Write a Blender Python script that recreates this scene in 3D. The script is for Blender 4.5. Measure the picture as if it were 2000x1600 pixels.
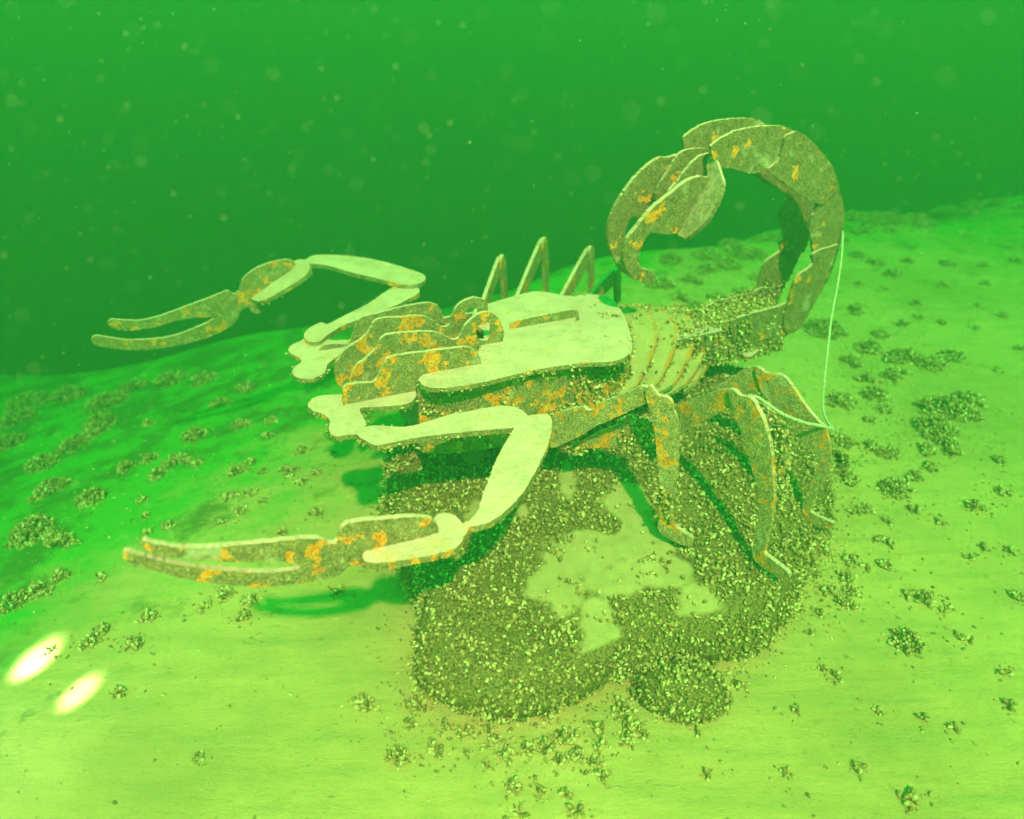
import bpy, bmesh, math, random
import numpy as np
from mathutils import Vector, Matrix, noise
from mathutils.geometry import tessellate_polygon

for o in list(bpy.data.objects):
    bpy.data.objects.remove(o)
SC = bpy.context.scene
COL = SC.collection
R = math.radians

# ------------------------------------------------------------------ camera
cam_d = bpy.data.cameras.new('camera')
cam_d.sensor_width = 36.0
cam_d.lens = 27.0
cam_d.clip_start = 0.02
cam_d.clip_end = 200.0
cam_d.dof.use_dof = True
cam_d.dof.focus_distance = 2.35
cam_d.dof.aperture_fstop = 1.6
cam = bpy.data.objects.new('camera', cam_d)
cam.location = (0, 0, 1.9)
cam.rotation_euler = (R(60), 0, 0)
COL.objects.link(cam)
SC.camera = cam

# ------------------------------------------------------------------ daylight coming down through green water
SUN_DIR = Vector((-0.10, 0.65, -0.75)).normalized()      # the way the light travels
world = bpy.data.worlds.new('World')
SC.world = world
world.use_nodes = True
wn = world.node_tree
for n in list(wn.nodes):
    wn.nodes.remove(n)
w_out = wn.nodes.new('ShaderNodeOutputWorld')
w_bg = wn.nodes.new('ShaderNodeBackground')
w_sky = wn.nodes.new('ShaderNodeTexSky')
w_sky.sky_type = 'NISHITA'
w_sky.sun_disc = False
w_sky.sun_elevation = math.asin(-SUN_DIR.z)
w_sky.sun_rotation = math.atan2(-SUN_DIR.x, -SUN_DIR.y)
w_mul = wn.nodes.new('ShaderNodeMix')
w_mul.data_type = 'RGBA'
w_mul.blend_type = 'MULTIPLY'
w_mul.inputs[0].default_value = 1.0
w_mul.inputs[7].default_value = (0.02, 1.0, 0.10, 1)    # what the lake water lets through
wn.links.new(w_sky.outputs[0], w_mul.inputs[6])
wn.links.new(w_mul.outputs[2], w_bg.inputs[0])
w_bg.inputs[1].default_value = 0.15
wn.links.new(w_bg.outputs[0], w_out.inputs[0])

sun_d = bpy.data.lights.new('sun', 'SUN')
sun_d.energy = 2.75
sun_d.angle = R(1.5)
sun_d.color = (1.0, 0.30, 0.26)
sun = bpy.data.objects.new('sun', sun_d)
sun.rotation_euler = (-SUN_DIR).to_track_quat('Z', 'Y').to_euler()
sun.location = (0.5, -3, 6)
COL.objects.link(sun)

SC.view_settings.view_transform = 'Standard'
SC.view_settings.look = 'None'
SC.view_settings.gamma = 1.0
SC.view_settings.exposure = 3.12
SC.view_settings.use_curve_mapping = False
SC.render.engine = 'CYCLES'
SC.cycles.use_denoising = True
SC.cycles.volume_bounces = 1
SC.cycles.max_bounces = 6
WATER_DENSITY = 0.43
WATER_COLOR = (0.014, 0.066, 0.040, 1)
WATER_ABSORB = (0.02, 0.45, 0.15, 1)

# outlines of the steel plates in metres: key, name, parent, outline, hole, thickness vector
PLATES = [
('rear_carapace','rear_carapace',None,[(0.0758,2.6118,0.742),(0.1807,2.8088,0.742),(0.2575,2.9276,0.742),(0.3338,2.9444,0.742),(0.3962,2.9054,0.742),(0.4244,2.7829,0.742),(0.4311,2.6352,0.742),(0.4291,2.5214,0.742),(0.4166,2.4152,0.742),(0.3875,2.3548,0.742),(0.3291,2.3313,0.742),(0.2062,2.3082,0.742),(0.1061,2.3948,0.742)],[],(0,0,-0.016)),
('carapace','carapace',None,[(-0.2971,2.166,0.755),(-0.2938,2.1978,0.755),(-0.2731,2.223,0.755),(-0.2198,2.2672,0.755),(-0.1224,2.3679,0.755),(-0.1016,2.5371,0.755),(-0.1425,2.629,0.755),(-0.1476,2.7465,0.755),(-0.1098,2.798,0.755),(-0.0204,2.8727,0.755),(0.0247,2.9058,0.755),(0.0937,2.9451,0.755),(0.1554,2.9281,0.755),(0.2056,2.9002,0.755),(0.2497,2.8837,0.755),(0.2522,2.7516,0.755),(0.2361,2.6102,0.755),(0.2781,2.5506,0.755),(0.3541,2.4844,0.755),(0.3997,2.4292,0.755),(0.3987,2.3679,0.755),(0.3728,2.3284,0.755),(0.325,2.3013,0.755),(0.2388,2.2937,0.755),(0.1695,2.2747,0.755),(0.0839,2.2449,0.755),(0,2.2049,0.755),(-0.0815,2.1625,0.755),(-0.1612,2.1315,0.755),(-0.2246,2.118,0.755),(-0.2705,2.1281,0.755)],[],(0,0,-0.016)),
('centre_ridge','centre_ridge',None,[(0,2.572,0.7434),(0.0074,2.5752,0.7785),(0.0561,2.5958,0.7857),(0.1514,2.6363,0.7888),(0.2294,2.6694,0.7892),(0.2479,2.6772,0.7715),(0.248,2.6773,0.7256),(0.153,2.6369,0.7308),(0.0757,2.6041,0.7351)],[],(-0.00625,0.01473,0)),
('r4','head_ridge',None,[(-0.5314,2.1074,0.7028),(-0.5285,2.1087,0.7382),(-0.5262,2.1096,0.7544),(-0.5147,2.1145,0.7677),(-0.4874,2.1261,0.7665),(-0.4602,2.1377,0.762),(-0.4394,2.1465,0.7607),(-0.4285,2.1511,0.7658),(-0.4121,2.1581,0.7957),(-0.3995,2.1634,0.822),(-0.3846,2.1698,0.8353),(-0.3634,2.1787,0.8371),(-0.3175,2.1982,0.8359),(-0.2637,2.2211,0.8332),(-0.1906,2.2521,0.8288),(-0.1534,2.2679,0.8256),(-0.1237,2.2805,0.8102),(-0.1082,2.2871,0.7864),(-0.1026,2.2895,0.7592),(-0.1099,2.2863,0.7411),(-0.1938,2.2507,0.7439),(-0.2974,2.2068,0.7494),(-0.3095,2.2016,0.7305),(-0.319,2.1976,0.6936),(-0.4166,2.1562,0.6947),(-0.4868,2.1264,0.6985)],[],(-0.00547,0.01289,0)),
('r1','head_ridge',None,[(-0.6952,2.4996,0.6664),(-0.69,2.5018,0.7054),(-0.6774,2.5072,0.7206),(-0.6388,2.5235,0.7162),(-0.5999,2.5401,0.7108),(-0.5846,2.5465,0.7242),(-0.5716,2.5521,0.7568),(-0.5565,2.5585,0.7909),(-0.5353,2.5675,0.8054),(-0.4913,2.5862,0.8076),(-0.4301,2.6122,0.8152),(-0.3682,2.6384,0.8205),(-0.3058,2.6649,0.8181),(-0.277,2.6771,0.8014),(-0.2646,2.6824,0.7755),(-0.2614,2.6838,0.7511),(-0.2675,2.6811,0.7281),(-0.3964,2.6264,0.7043),(-0.5222,2.5731,0.681),(-0.5892,2.5446,0.6562),(-0.6459,2.5205,0.6489)],[],(-0.00547,0.01289,0)),
('r3','eye_plate',None,[(-0.5352,2.2492,0.7075),(-0.5243,2.2538,0.738),(-0.5113,2.2594,0.7612),(-0.4727,2.2757,0.7876),(-0.4452,2.2874,0.812),(-0.4321,2.293,0.8392),(-0.4129,2.3011,0.8524),(-0.3873,2.312,0.8529),(-0.3396,2.3323,0.8489),(-0.2912,2.3528,0.8426),(-0.25,2.3703,0.8296),(-0.2238,2.3814,0.8115),(-0.2011,2.391,0.7952),(-0.1814,2.3994,0.7988),(-0.1688,2.4047,0.8228),(-0.1484,2.4134,0.8495),(-0.1203,2.4253,0.8704),(-0.0885,2.4388,0.8768),(-0.0568,2.4523,0.8589),(-0.0369,2.4608,0.8244),(-0.0281,2.4645,0.787),(-0.0353,2.4614,0.7522),(-0.0542,2.4534,0.7193),(-0.0995,2.4342,0.7102),(-0.1645,2.4066,0.7054),(-0.322,2.3397,0.7027),(-0.4365,2.2911,0.692),(-0.4918,2.2676,0.6955)],[(-0.1231,2.4241,0.7986),(-0.1205,2.4252,0.8259),(-0.1083,2.4304,0.8403),(-0.0872,2.4394,0.8391),(-0.0733,2.4453,0.8259),(-0.0712,2.4462,0.7998),(-0.078,2.4433,0.7787),(-0.0935,2.4367,0.7705),(-0.1115,2.4291,0.7789)],(-0.00547,0.01289,0)),
('r2','eye_plate',None,[(-0.6195,2.3905,0.6536),(-0.6152,2.3923,0.6942),(-0.6057,2.3964,0.7128),(-0.5714,2.4109,0.7524),(-0.5395,2.4245,0.7685),(-0.507,2.4383,0.7899),(-0.4852,2.4475,0.8214),(-0.4721,2.4531,0.8402),(-0.4489,2.4629,0.8434),(-0.3873,2.4891,0.8366),(-0.3325,2.5124,0.8312),(-0.305,2.524,0.8217),(-0.2819,2.5338,0.8016),(-0.2626,2.542,0.7797),(-0.2424,2.5506,0.7713),(-0.2256,2.5577,0.7775),(-0.2162,2.5617,0.8079),(-0.1985,2.5692,0.8412),(-0.169,2.5817,0.8609),(-0.1357,2.5959,0.8665),(-0.1066,2.6082,0.8548),(-0.0902,2.6152,0.8314),(-0.0863,2.6168,0.803),(-0.091,2.6148,0.7759),(-0.1043,2.6092,0.7501),(-0.1516,2.5891,0.7355),(-0.2573,2.5443,0.7135),(-0.3812,2.4917,0.6915),(-0.502,2.4404,0.67),(-0.5843,2.4054,0.6223),(-0.6089,2.395,0.6089)],[(-0.177,2.5784,0.7647),(-0.1742,2.5796,0.8012),(-0.161,2.5851,0.8227),(-0.1391,2.5944,0.8299),(-0.1226,2.6014,0.8164),(-0.1241,2.6008,0.7838),(-0.139,2.5945,0.7641),(-0.1561,2.5872,0.7579)],(-0.00547,0.01289,0)),
('mR','mandible',None,[(-0.6454,2.1086,0.7),(-0.643,2.139,0.7),(-0.6259,2.1638,0.7),(-0.5901,2.174,0.7),(-0.549,2.1779,0.7),(-0.5185,2.1779,0.7),(-0.424,2.2099,0.7),(-0.3489,2.2261,0.7),(-0.3242,2.2139,0.7),(-0.3112,2.1859,0.7),(-0.3122,2.1467,0.7),(-0.3353,2.1123,0.7),(-0.3894,2.0996,0.7),(-0.444,2.0936,0.7),(-0.4773,2.0825,0.7),(-0.4553,2.0282,0.7),(-0.4409,1.9849,0.7),(-0.4573,1.9357,0.7),(-0.4874,1.9291,0.7),(-0.5136,1.9206,0.7),(-0.5351,1.9324,0.7),(-0.55,1.9658,0.7),(-0.5532,2.0036,0.7),(-0.5658,2.0296,0.7),(-0.5952,2.0569,0.7),(-0.6204,2.0715,0.7),(-0.639,2.0921,0.7)],[],(0,0,-0.016)),
('mL','mandible',None,[(-0.8089,2.5131,0.7),(-0.8055,2.5509,0.7),(-0.7831,2.5835,0.7),(-0.773,2.6147,0.7),(-0.7765,2.668,0.7),(-0.7159,2.6147,0.7),(-0.6634,2.5939,0.7),(-0.6023,2.5939,0.7),(-0.5638,2.5733,0.7),(-0.5808,2.523,0.7),(-0.6187,2.4551,0.7),(-0.6405,2.3991,0.7),(-0.6386,2.3319,0.7),(-0.6561,2.3015,0.7),(-0.6761,2.2844,0.7),(-0.7216,2.2929,0.7),(-0.7509,2.3345,0.7),(-0.7524,2.3701,0.7),(-0.7427,2.3973,0.7),(-0.7385,2.4175,0.7),(-0.7552,2.4456,0.7),(-0.7873,2.4742,0.7)],[],(0,0,-0.016)),
('uaR','upper_arm',None,[(-0.455,1.9115,0.715),(-0.4521,1.9346,0.715),(-0.434,1.9513,0.715),(-0.4105,1.9581,0.715),(-0.3678,1.9534,0.715),(-0.3149,1.9507,0.715),(-0.2814,1.9649,0.715),(-0.2482,1.9855,0.715),(-0.1973,2.017,0.715),(-0.145,2.0456,0.715),(-0.174,2.0262,0.715),(-0.1062,2.0537,0.715),(-0.037,2.0762,0.715),(0.0086,2.0677,0.715),(0.0395,2.033,0.715),(0.0589,1.9727,0.715),(0.0316,1.9493,0.715),(-0.0484,1.9365,0.715),(-0.1145,1.9251,0.715),(-0.2446,1.8988,0.715),(-0.3386,1.8658,0.715),(-0.3864,1.8478,0.715),(-0.4093,1.8634,0.715),(-0.4368,1.8856,0.715)],[],(0,0,-0.018)),
('faR','forearm',None,[(0.0148,1.9427,0.733),(0.0264,1.9715,0.733),(0.059,1.9887,0.733),(0.0999,1.9954,0.733),(0.1161,1.9794,0.733),(0.1167,1.9172,0.733),(0.1033,1.8315,0.733),(0.0781,1.7403,0.733),(0.0454,1.6403,0.733),(0.0156,1.5717,0.733),(-0.0182,1.5161,0.733),(-0.0507,1.4779,0.733),(-0.0722,1.4675,0.733),(-0.0989,1.4571,0.733),(-0.1255,1.4486,0.733),(-0.1314,1.4571,0.733),(-0.1003,1.4867,0.733),(-0.0851,1.5206,0.733),(-0.0759,1.5765,0.733),(-0.0635,1.6453,0.733),(-0.0446,1.7403,0.733),(-0.0146,1.8494,0.733),(0.0081,1.9172,0.733)],[],(0,0,-0.018)),
('hdR','claw_hand',None,[(-0.3406,1.3506,0.735),(-0.3348,1.3717,0.735),(-0.2741,1.3916,0.735),(-0.1982,1.421,0.735),(-0.1759,1.4461,0.735),(-0.1904,1.4823,0.735),(-0.1838,1.5018,0.735),(-0.1622,1.509,0.735),(-0.1383,1.4983,0.735),(-0.12,1.4667,0.735),(-0.1048,1.4461,0.735),(-0.1122,1.4227,0.735),(-0.1219,1.39,0.735),(-0.1415,1.3701,0.735),(-0.1916,1.3506,0.735),(-0.2661,1.3315,0.735),(-0.3162,1.3262,0.735),(-0.3352,1.3368,0.735)],[],(0,0,-0.018)),
('pR','pincer',None,[(-0.1744,1.4324,0.7407),(-0.1789,1.4305,0.7651),(-0.1957,1.4236,0.7852),(-0.2445,1.4033,0.8036),(-0.3161,1.3736,0.8185),(-0.3625,1.3544,0.8261),(-0.376,1.3488,0.8211),(-0.3833,1.3457,0.8044),(-0.389,1.3434,0.7857),(-0.3977,1.3398,0.7784),(-0.4109,1.3343,0.7849),(-0.423,1.3293,0.8),(-0.4511,1.3176,0.8122),(-0.5202,1.289,0.8259),(-0.5787,1.2647,0.837),(-0.6426,1.2382,0.8532),(-0.6878,1.2195,0.8708),(-0.7195,1.2063,0.8901),(-0.7379,1.1987,0.9041),(-0.7427,1.1967,0.8941),(-0.7373,1.1989,0.8788),(-0.718,1.2069,0.8577),(-0.6853,1.2205,0.8412),(-0.6403,1.2392,0.8189),(-0.6016,1.2552,0.7998),(-0.5527,1.2755,0.7827),(-0.5022,1.2964,0.7644),(-0.475,1.3077,0.7479),(-0.4724,1.3088,0.7358),(-0.4792,1.306,0.7324),(-0.5318,1.2842,0.7441),(-0.5735,1.2668,0.7597),(-0.6212,1.2471,0.7838),(-0.6705,1.2266,0.8114),(-0.7168,1.2074,0.8435),(-0.7504,1.1935,0.8717),(-0.77,1.1854,0.888),(-0.7771,1.1824,0.8812),(-0.7749,1.1833,0.8646),(-0.746,1.1953,0.8361),(-0.7053,1.2122,0.7996),(-0.6579,1.2319,0.7659),(-0.6115,1.2511,0.7385),(-0.5586,1.2731,0.7128),(-0.5111,1.2928,0.6985),(-0.4571,1.3152,0.6872),(-0.4198,1.3306,0.6832),(-0.393,1.3417,0.6875),(-0.3743,1.3495,0.7058),(-0.3511,1.3591,0.6952),(-0.3353,1.3657,0.6811),(-0.3261,1.3695,0.7017),(-0.3002,1.3802,0.7163),(-0.2501,1.401,0.719),(-0.1889,1.4264,0.7183)],[],(-0.00575,0.01386,0)),
('uaL','upper_arm',None,[(-0.4866,3.1324,0.715),(-0.4578,3.1466,0.715),(-0.4148,3.1254,0.715),(-0.3893,3.036,0.715),(-0.426,2.961,0.715),(-0.4943,2.8607,0.715),(-0.5719,2.789,0.715),(-0.6082,2.7337,0.715),(-0.6518,2.6779,0.715),(-0.6853,2.6028,0.715),(-0.7007,2.5533,0.715),(-0.7281,2.5411,0.715),(-0.7609,2.5717,0.715),(-0.7731,2.624,0.715),(-0.7634,2.6779,0.715),(-0.7328,2.7224,0.715),(-0.7067,2.7056,0.715),(-0.6483,2.8031,0.715),(-0.5827,2.9126,0.715),(-0.5415,3.0226,0.715)],[],(0,0,-0.018)),
('faL','forearm',None,[(-0.9661,3.3606,0.733),(-0.9478,3.405,0.733),(-0.919,3.4607,0.733),(-0.837,3.4684,0.733),(-0.7058,3.4352,0.733),(-0.5707,3.3606,0.733),(-0.4365,3.2537,0.733),(-0.3927,3.2125,0.733),(-0.3734,3.1523,0.733),(-0.3887,3.0982,0.733),(-0.432,3.077,0.733),(-0.4864,3.0876,0.733),(-0.5799,3.1523,0.733),(-0.7101,3.2307,0.733),(-0.8216,3.3124,0.733),(-0.9092,3.3436,0.733),(-0.9453,3.3243,0.733)],[],(0,0,-0.018)),
('hdL','claw_hand',None,[(-1.156,3.2043,0.6259),(-1.1189,3.2339,0.6507),(-1.057,3.263,0.6878),(-0.9896,3.2699,0.723),(-0.9744,3.3007,0.7371),(-0.9919,3.3537,0.7396),(-0.9533,3.3371,0.7554),(-0.9116,3.2847,0.7652),(-0.8824,3.2119,0.7643),(-0.8836,3.1561,0.7519),(-0.9162,3.1354,0.7311),(-0.9789,3.1197,0.6965),(-1.044,3.1125,0.6624),(-1.0991,3.1291,0.6384),(-1.1416,3.1746,0.6268)],[],(0.00791,0.00336,-0.01582)),
('pL','pincer',None,[(-0.9661,3.2852,0.7467),(-0.9778,3.2802,0.7675),(-1.0054,3.2685,0.7757),(-1.0556,3.2472,0.7724),(-1.1141,3.2224,0.7565),(-1.1598,3.203,0.7307),(-1.1851,3.1922,0.7017),(-1.197,3.1872,0.6704),(-1.2138,3.1801,0.6523),(-1.2334,3.1717,0.6597),(-1.2419,3.1681,0.6711),(-1.3103,3.1391,0.6518),(-1.3955,3.1029,0.629),(-1.4797,3.0672,0.6065),(-1.5345,3.0439,0.5957),(-1.5872,3.0216,0.5929),(-1.6368,3.0005,0.602),(-1.6848,2.9801,0.6149),(-1.6985,2.9743,0.6011),(-1.6895,2.9782,0.579),(-1.6522,2.994,0.5595),(-1.5892,3.0207,0.5517),(-1.5298,3.0459,0.5531),(-1.4609,3.0752,0.5655),(-1.393,3.104,0.5683),(-1.3391,3.1269,0.5644),(-1.3148,3.1372,0.5532),(-1.3288,3.1312,0.5438),(-1.3729,3.1125,0.5279),(-1.4449,3.082,0.5073),(-1.5073,3.0555,0.4979),(-1.5666,3.0303,0.501),(-1.6305,3.0032,0.5093),(-1.6907,2.9776,0.5295),(-1.7489,2.9529,0.5532),(-1.7688,2.9445,0.5431),(-1.7639,2.9466,0.5147),(-1.7127,2.9683,0.4877),(-1.6399,2.9992,0.4644),(-1.5629,3.0319,0.4531),(-1.4958,3.0604,0.4526),(-1.427,3.0896,0.4562),(-1.3557,3.1198,0.4684),(-1.2965,3.145,0.4876),(-1.2506,3.1644,0.5094),(-1.2253,3.1752,0.5351),(-1.2124,3.1806,0.563),(-1.1881,3.191,0.5827),(-1.1706,3.1984,0.5771),(-1.1654,3.2006,0.5546),(-1.1419,3.2106,0.5435),(-1.1066,3.2256,0.5632),(-1.1167,3.2213,0.5935),(-1.0903,3.2325,0.6275),(-1.0411,3.2534,0.6703),(-0.9856,3.277,0.7079)],[],(-0.00586,0.01381,0)),
('seg5n','tail_plate',None,[(0.6956,2.7749,1.3567),(0.7307,2.7898,1.3806),(0.7743,2.8083,1.3994),(0.8411,2.8367,1.4078),(0.905,2.8638,1.4085),(0.96,2.8872,1.4045),(1.0007,2.9044,1.3938),(1.0196,2.9124,1.3832),(1.0147,2.9104,1.3535),(0.9961,2.9025,1.3082),(0.9762,2.894,1.2816),(0.9404,2.8788,1.2506),(0.9131,2.8672,1.2485),(0.8694,2.8487,1.2465),(0.8008,2.8196,1.2687),(0.7405,2.794,1.2809),(0.7134,2.7825,1.3054),(0.7001,2.7768,1.3293)],[],(-0.00547,0.01289,0)),
('seg5f','tail_plate',None,[(0.6292,2.9314,1.3567),(0.6642,2.9463,1.3806),(0.7079,2.9648,1.3994),(0.7747,2.9932,1.4078),(0.8386,3.0203,1.4085),(0.8936,3.0436,1.4045),(0.9343,3.0609,1.3938),(0.9532,3.0689,1.3832),(0.9482,3.0668,1.3535),(0.9296,3.0589,1.3082),(0.9098,3.0505,1.2816),(0.874,3.0353,1.2506),(0.8466,3.0237,1.2485),(0.803,3.0052,1.2465),(0.7343,2.9761,1.2687),(0.6741,2.9505,1.2809),(0.647,2.939,1.3054),(0.6337,2.9333,1.3293)],[],(-0.00547,0.01289,0)),
('seg4n','tail_plate',None,[(0.9851,2.8848,1.3666),(1.0049,2.8932,1.3774),(1.0286,2.9032,1.3834),(1.0755,2.9232,1.3613),(1.1451,2.9527,1.3076),(1.205,2.9781,1.2539),(1.2433,2.9944,1.2006),(1.265,3.0036,1.1529),(1.2415,2.9936,1.1298),(1.1967,2.9746,1.1013),(1.127,2.945,1.1312),(1.0872,2.9281,1.1516),(1.0071,2.8941,1.2036),(0.9346,2.8633,1.2527),(0.9494,2.8696,1.2679),(0.973,2.8796,1.2894),(0.9813,2.8832,1.3308)],[],(-0.00547,0.01289,0)),
('seg4f','tail_plate',None,[(0.9093,3.0633,1.3666),(0.9291,3.0718,1.3774),(0.9528,3.0818,1.3834),(0.9997,3.1017,1.3613),(1.0693,3.1313,1.3076),(1.1292,3.1567,1.2539),(1.1675,3.173,1.2006),(1.1892,3.1822,1.1529),(1.1657,3.1722,1.1298),(1.1209,3.1532,1.1013),(1.0512,3.1236,1.1312),(1.0114,3.1067,1.1516),(0.9313,3.0727,1.2036),(0.8588,3.0419,1.2527),(0.8736,3.0482,1.2679),(0.8972,3.0582,1.2894),(0.9055,3.0617,1.3308)],[],(-0.00547,0.01289,0)),
('seg3n','tail_plate',None,[(1.1906,2.985,1.1114),(1.203,2.9903,1.1358),(1.2465,3.0088,1.1567),(1.2736,3.0203,1.1461),(1.3083,3.035,1.0877),(1.3289,3.0437,1.0322),(1.3352,3.0464,0.9827),(1.3365,3.047,0.9275),(1.3311,3.0447,0.8722),(1.3198,3.0399,0.8341),(1.2612,3.015,0.8371),(1.234,3.0035,0.8581),(1.2123,2.9943,0.9058),(1.1943,2.9866,0.9522),(1.1715,2.9769,1.0036),(1.1755,2.9786,1.0455),(1.1887,2.9842,1.0806)],[],(-0.00547,0.01289,0)),
('seg3f','tail_plate',None,[(1.1241,3.1415,1.1114),(1.1366,3.1468,1.1358),(1.1801,3.1653,1.1567),(1.2072,3.1768,1.1461),(1.2419,3.1915,1.0877),(1.2625,3.2002,1.0322),(1.2688,3.2029,0.9827),(1.2701,3.2035,0.9275),(1.2647,3.2012,0.8722),(1.2534,3.1964,0.8341),(1.1948,3.1715,0.8371),(1.1676,3.16,0.8581),(1.1459,3.1508,0.9058),(1.1279,3.1431,0.9522),(1.1051,3.1334,1.0036),(1.109,3.1351,1.0455),(1.1222,3.1407,1.0806)],[],(-0.00547,0.01289,0)),
('seg2n','tail_plate',None,[(1.2047,2.978,0.8947),(1.2382,2.9922,0.912),(1.2995,3.0182,0.9201),(1.3277,3.0302,0.9218),(1.3256,3.0293,0.8718),(1.3187,3.0264,0.816),(1.3011,3.0189,0.7551),(1.275,3.0078,0.7007),(1.2519,2.998,0.6451),(1.2232,2.9858,0.5837),(1.1772,2.9663,0.5557),(1.1384,2.9498,0.5875),(1.129,2.9458,0.6492),(1.1368,2.9492,0.7183),(1.1425,2.9516,0.7807),(1.1595,2.9588,0.8177),(1.1929,2.973,0.8362),(1.2191,2.9841,0.8592)],[],(-0.00547,0.01289,0)),
('seg2f','tail_plate',None,[(1.1289,3.1566,0.8947),(1.1624,3.1708,0.912),(1.2237,3.1968,0.9201),(1.2519,3.2088,0.9218),(1.2498,3.2079,0.8718),(1.2429,3.205,0.816),(1.2253,3.1975,0.7551),(1.1992,3.1864,0.7007),(1.1761,3.1766,0.6451),(1.1474,3.1644,0.5837),(1.1013,3.1449,0.5557),(1.0626,3.1284,0.5875),(1.0532,3.1244,0.6492),(1.061,3.1277,0.7183),(1.0667,3.1301,0.7807),(1.0837,3.1374,0.8177),(1.1171,3.1516,0.8362),(1.1433,3.1627,0.8592)],[],(-0.00547,0.01289,0)),
('seg1n','tail_plate',None,[(0.8873,2.8563,0.6625),(0.9335,2.8759,0.6744),(0.9812,2.8962,0.6798),(1.0542,2.9271,0.6849),(1.1153,2.9531,0.6924),(1.145,2.9657,0.7013),(1.206,2.9916,0.6849),(1.2412,3.0065,0.6429),(1.2115,2.9939,0.5998),(1.1641,2.9738,0.5475),(1.1237,2.9566,0.5233),(1.0677,2.9329,0.5479),(0.9939,2.9016,0.538),(0.9574,2.886,0.5331),(0.914,2.8676,0.5719),(0.8874,2.8563,0.6245)],[],(-0.00547,0.01289,0)),
('seg1f','tail_plate',None,[(0.8209,3.0128,0.6625),(0.8671,3.0324,0.6744),(0.9148,3.0526,0.6798),(0.9878,3.0836,0.6849),(1.0489,3.1096,0.6924),(1.0786,3.1222,0.7013),(1.1396,3.1481,0.6849),(1.1748,3.163,0.6429),(1.1451,3.1504,0.5998),(1.0976,3.1303,0.5475),(1.0572,3.1131,0.5233),(1.0013,3.0894,0.5479),(0.9275,3.058,0.538),(0.891,3.0425,0.5331),(0.8476,3.0241,0.5719),(0.8209,3.0128,0.6245)],[],(-0.00547,0.01289,0)),
('fl','tail_flange',None,[(0.9744,2.9429,0.5),(0.9967,2.9959,0.5),(1.0786,3.0643,0.5),(1.1613,3.1381,0.5),(1.1758,3.0783,0.5),(1.0842,2.9825,0.5),(0.9896,2.8636,0.5),(0.9616,2.8724,0.5)],[],(0,0,-0.016)),
('stn','stinger',None,[(0.6978,2.7541,1.2498),(0.676,2.7449,1.258),(0.6398,2.7295,1.2602),(0.6058,2.7151,1.2476),(0.545,2.6893,1.2081),(0.4847,2.6637,1.1639),(0.4398,2.6446,1.1132),(0.4042,2.6295,1.0655),(0.3943,2.6253,1.0138),(0.4069,2.6307,0.9677),(0.4354,2.6428,0.9282),(0.4685,2.6568,0.9017),(0.5061,2.6728,0.889),(0.5216,2.6793,0.902),(0.5214,2.6793,0.925),(0.5013,2.6707,0.9393),(0.4714,2.658,0.9554),(0.4534,2.6504,0.9855),(0.4555,2.6513,1.0197),(0.4719,2.6582,1.0612),(0.4925,2.667,1.0835),(0.5288,2.6824,1.0754),(0.5655,2.698,1.0682),(0.6012,2.7131,1.0733),(0.6223,2.7221,1.1143),(0.6558,2.7363,1.1771),(0.6916,2.7515,1.2202)],[],(-0.0086,0.02025,0)),
('stf','stinger',None,[(0.6282,2.931,1.2929),(0.617,2.9262,1.2977),(0.5751,2.9085,1.2919),(0.5382,2.8928,1.2923),(0.4937,2.8739,1.2679),(0.4457,2.8535,1.2249),(0.4035,2.8356,1.1704),(0.3717,2.8221,1.1103),(0.3562,2.8155,1.0472),(0.3652,2.8194,0.9898),(0.3891,2.8295,0.9343),(0.4226,2.8437,0.8814),(0.4699,2.8638,0.8388),(0.4959,2.8749,0.8264),(0.4753,2.8661,0.8734),(0.4373,2.8499,0.9379),(0.4254,2.8449,0.9868),(0.4294,2.8466,1.0378),(0.4422,2.8521,1.0768),(0.4625,2.8606,1.0884),(0.4821,2.869,1.077),(0.5209,2.8855,1.0925),(0.5798,2.9104,1.1512),(0.6267,2.9304,1.2156),(0.6475,2.9392,1.2671)],[],(-0.00703,0.01657,0)),
('rib1','stinger_rib',None,[(0.7206,2.9159,1.3149),(0.6817,2.8994,1.3253),(0.629,2.877,1.3237),(0.5997,2.8646,1.3057),(0.5621,2.8486,1.2442),(0.5334,2.8364,1.1944),(0.5326,2.8361,1.1508),(0.582,2.8571,1.1354),(0.6294,2.8772,1.1892),(0.6752,2.8966,1.2524),(0.7144,2.9133,1.2823)],[],(-0.00547,0.01289,0)),
('rib2','stinger_rib',None,[(0.7244,2.8469,1.3149),(0.6974,2.8354,1.3196),(0.672,2.8247,1.314),(0.6343,2.8087,1.2837),(0.5893,2.7896,1.2274),(0.562,2.778,1.1948),(0.5662,2.7798,1.156),(0.6265,2.8054,1.1782),(0.6955,2.8346,1.2189),(0.7266,2.8478,1.2633),(0.7326,2.8504,1.2956)],[],(-0.00547,0.01289,0)),
('web','stinger_web',None,[(0.6715,2.766,1.2166),(0.6916,2.7706,1.2529),(0.695,2.8198,1.2928),(0.7066,2.8284,1.3178),(0.7169,2.8056,1.3189),(0.7234,2.744,1.2865),(0.727,2.6935,1.2573),(0.7202,2.6669,1.2275),(0.7051,2.6499,1.1908),(0.6774,2.6396,1.1381),(0.6439,2.6523,1.0919),(0.6181,2.6706,1.0622),(0.6048,2.6994,1.0605),(0.5988,2.7214,1.0659),(0.6204,2.7346,1.1107),(0.6461,2.7504,1.1639)],[],(0.01285,0.00546,-0.00782)),
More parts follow.
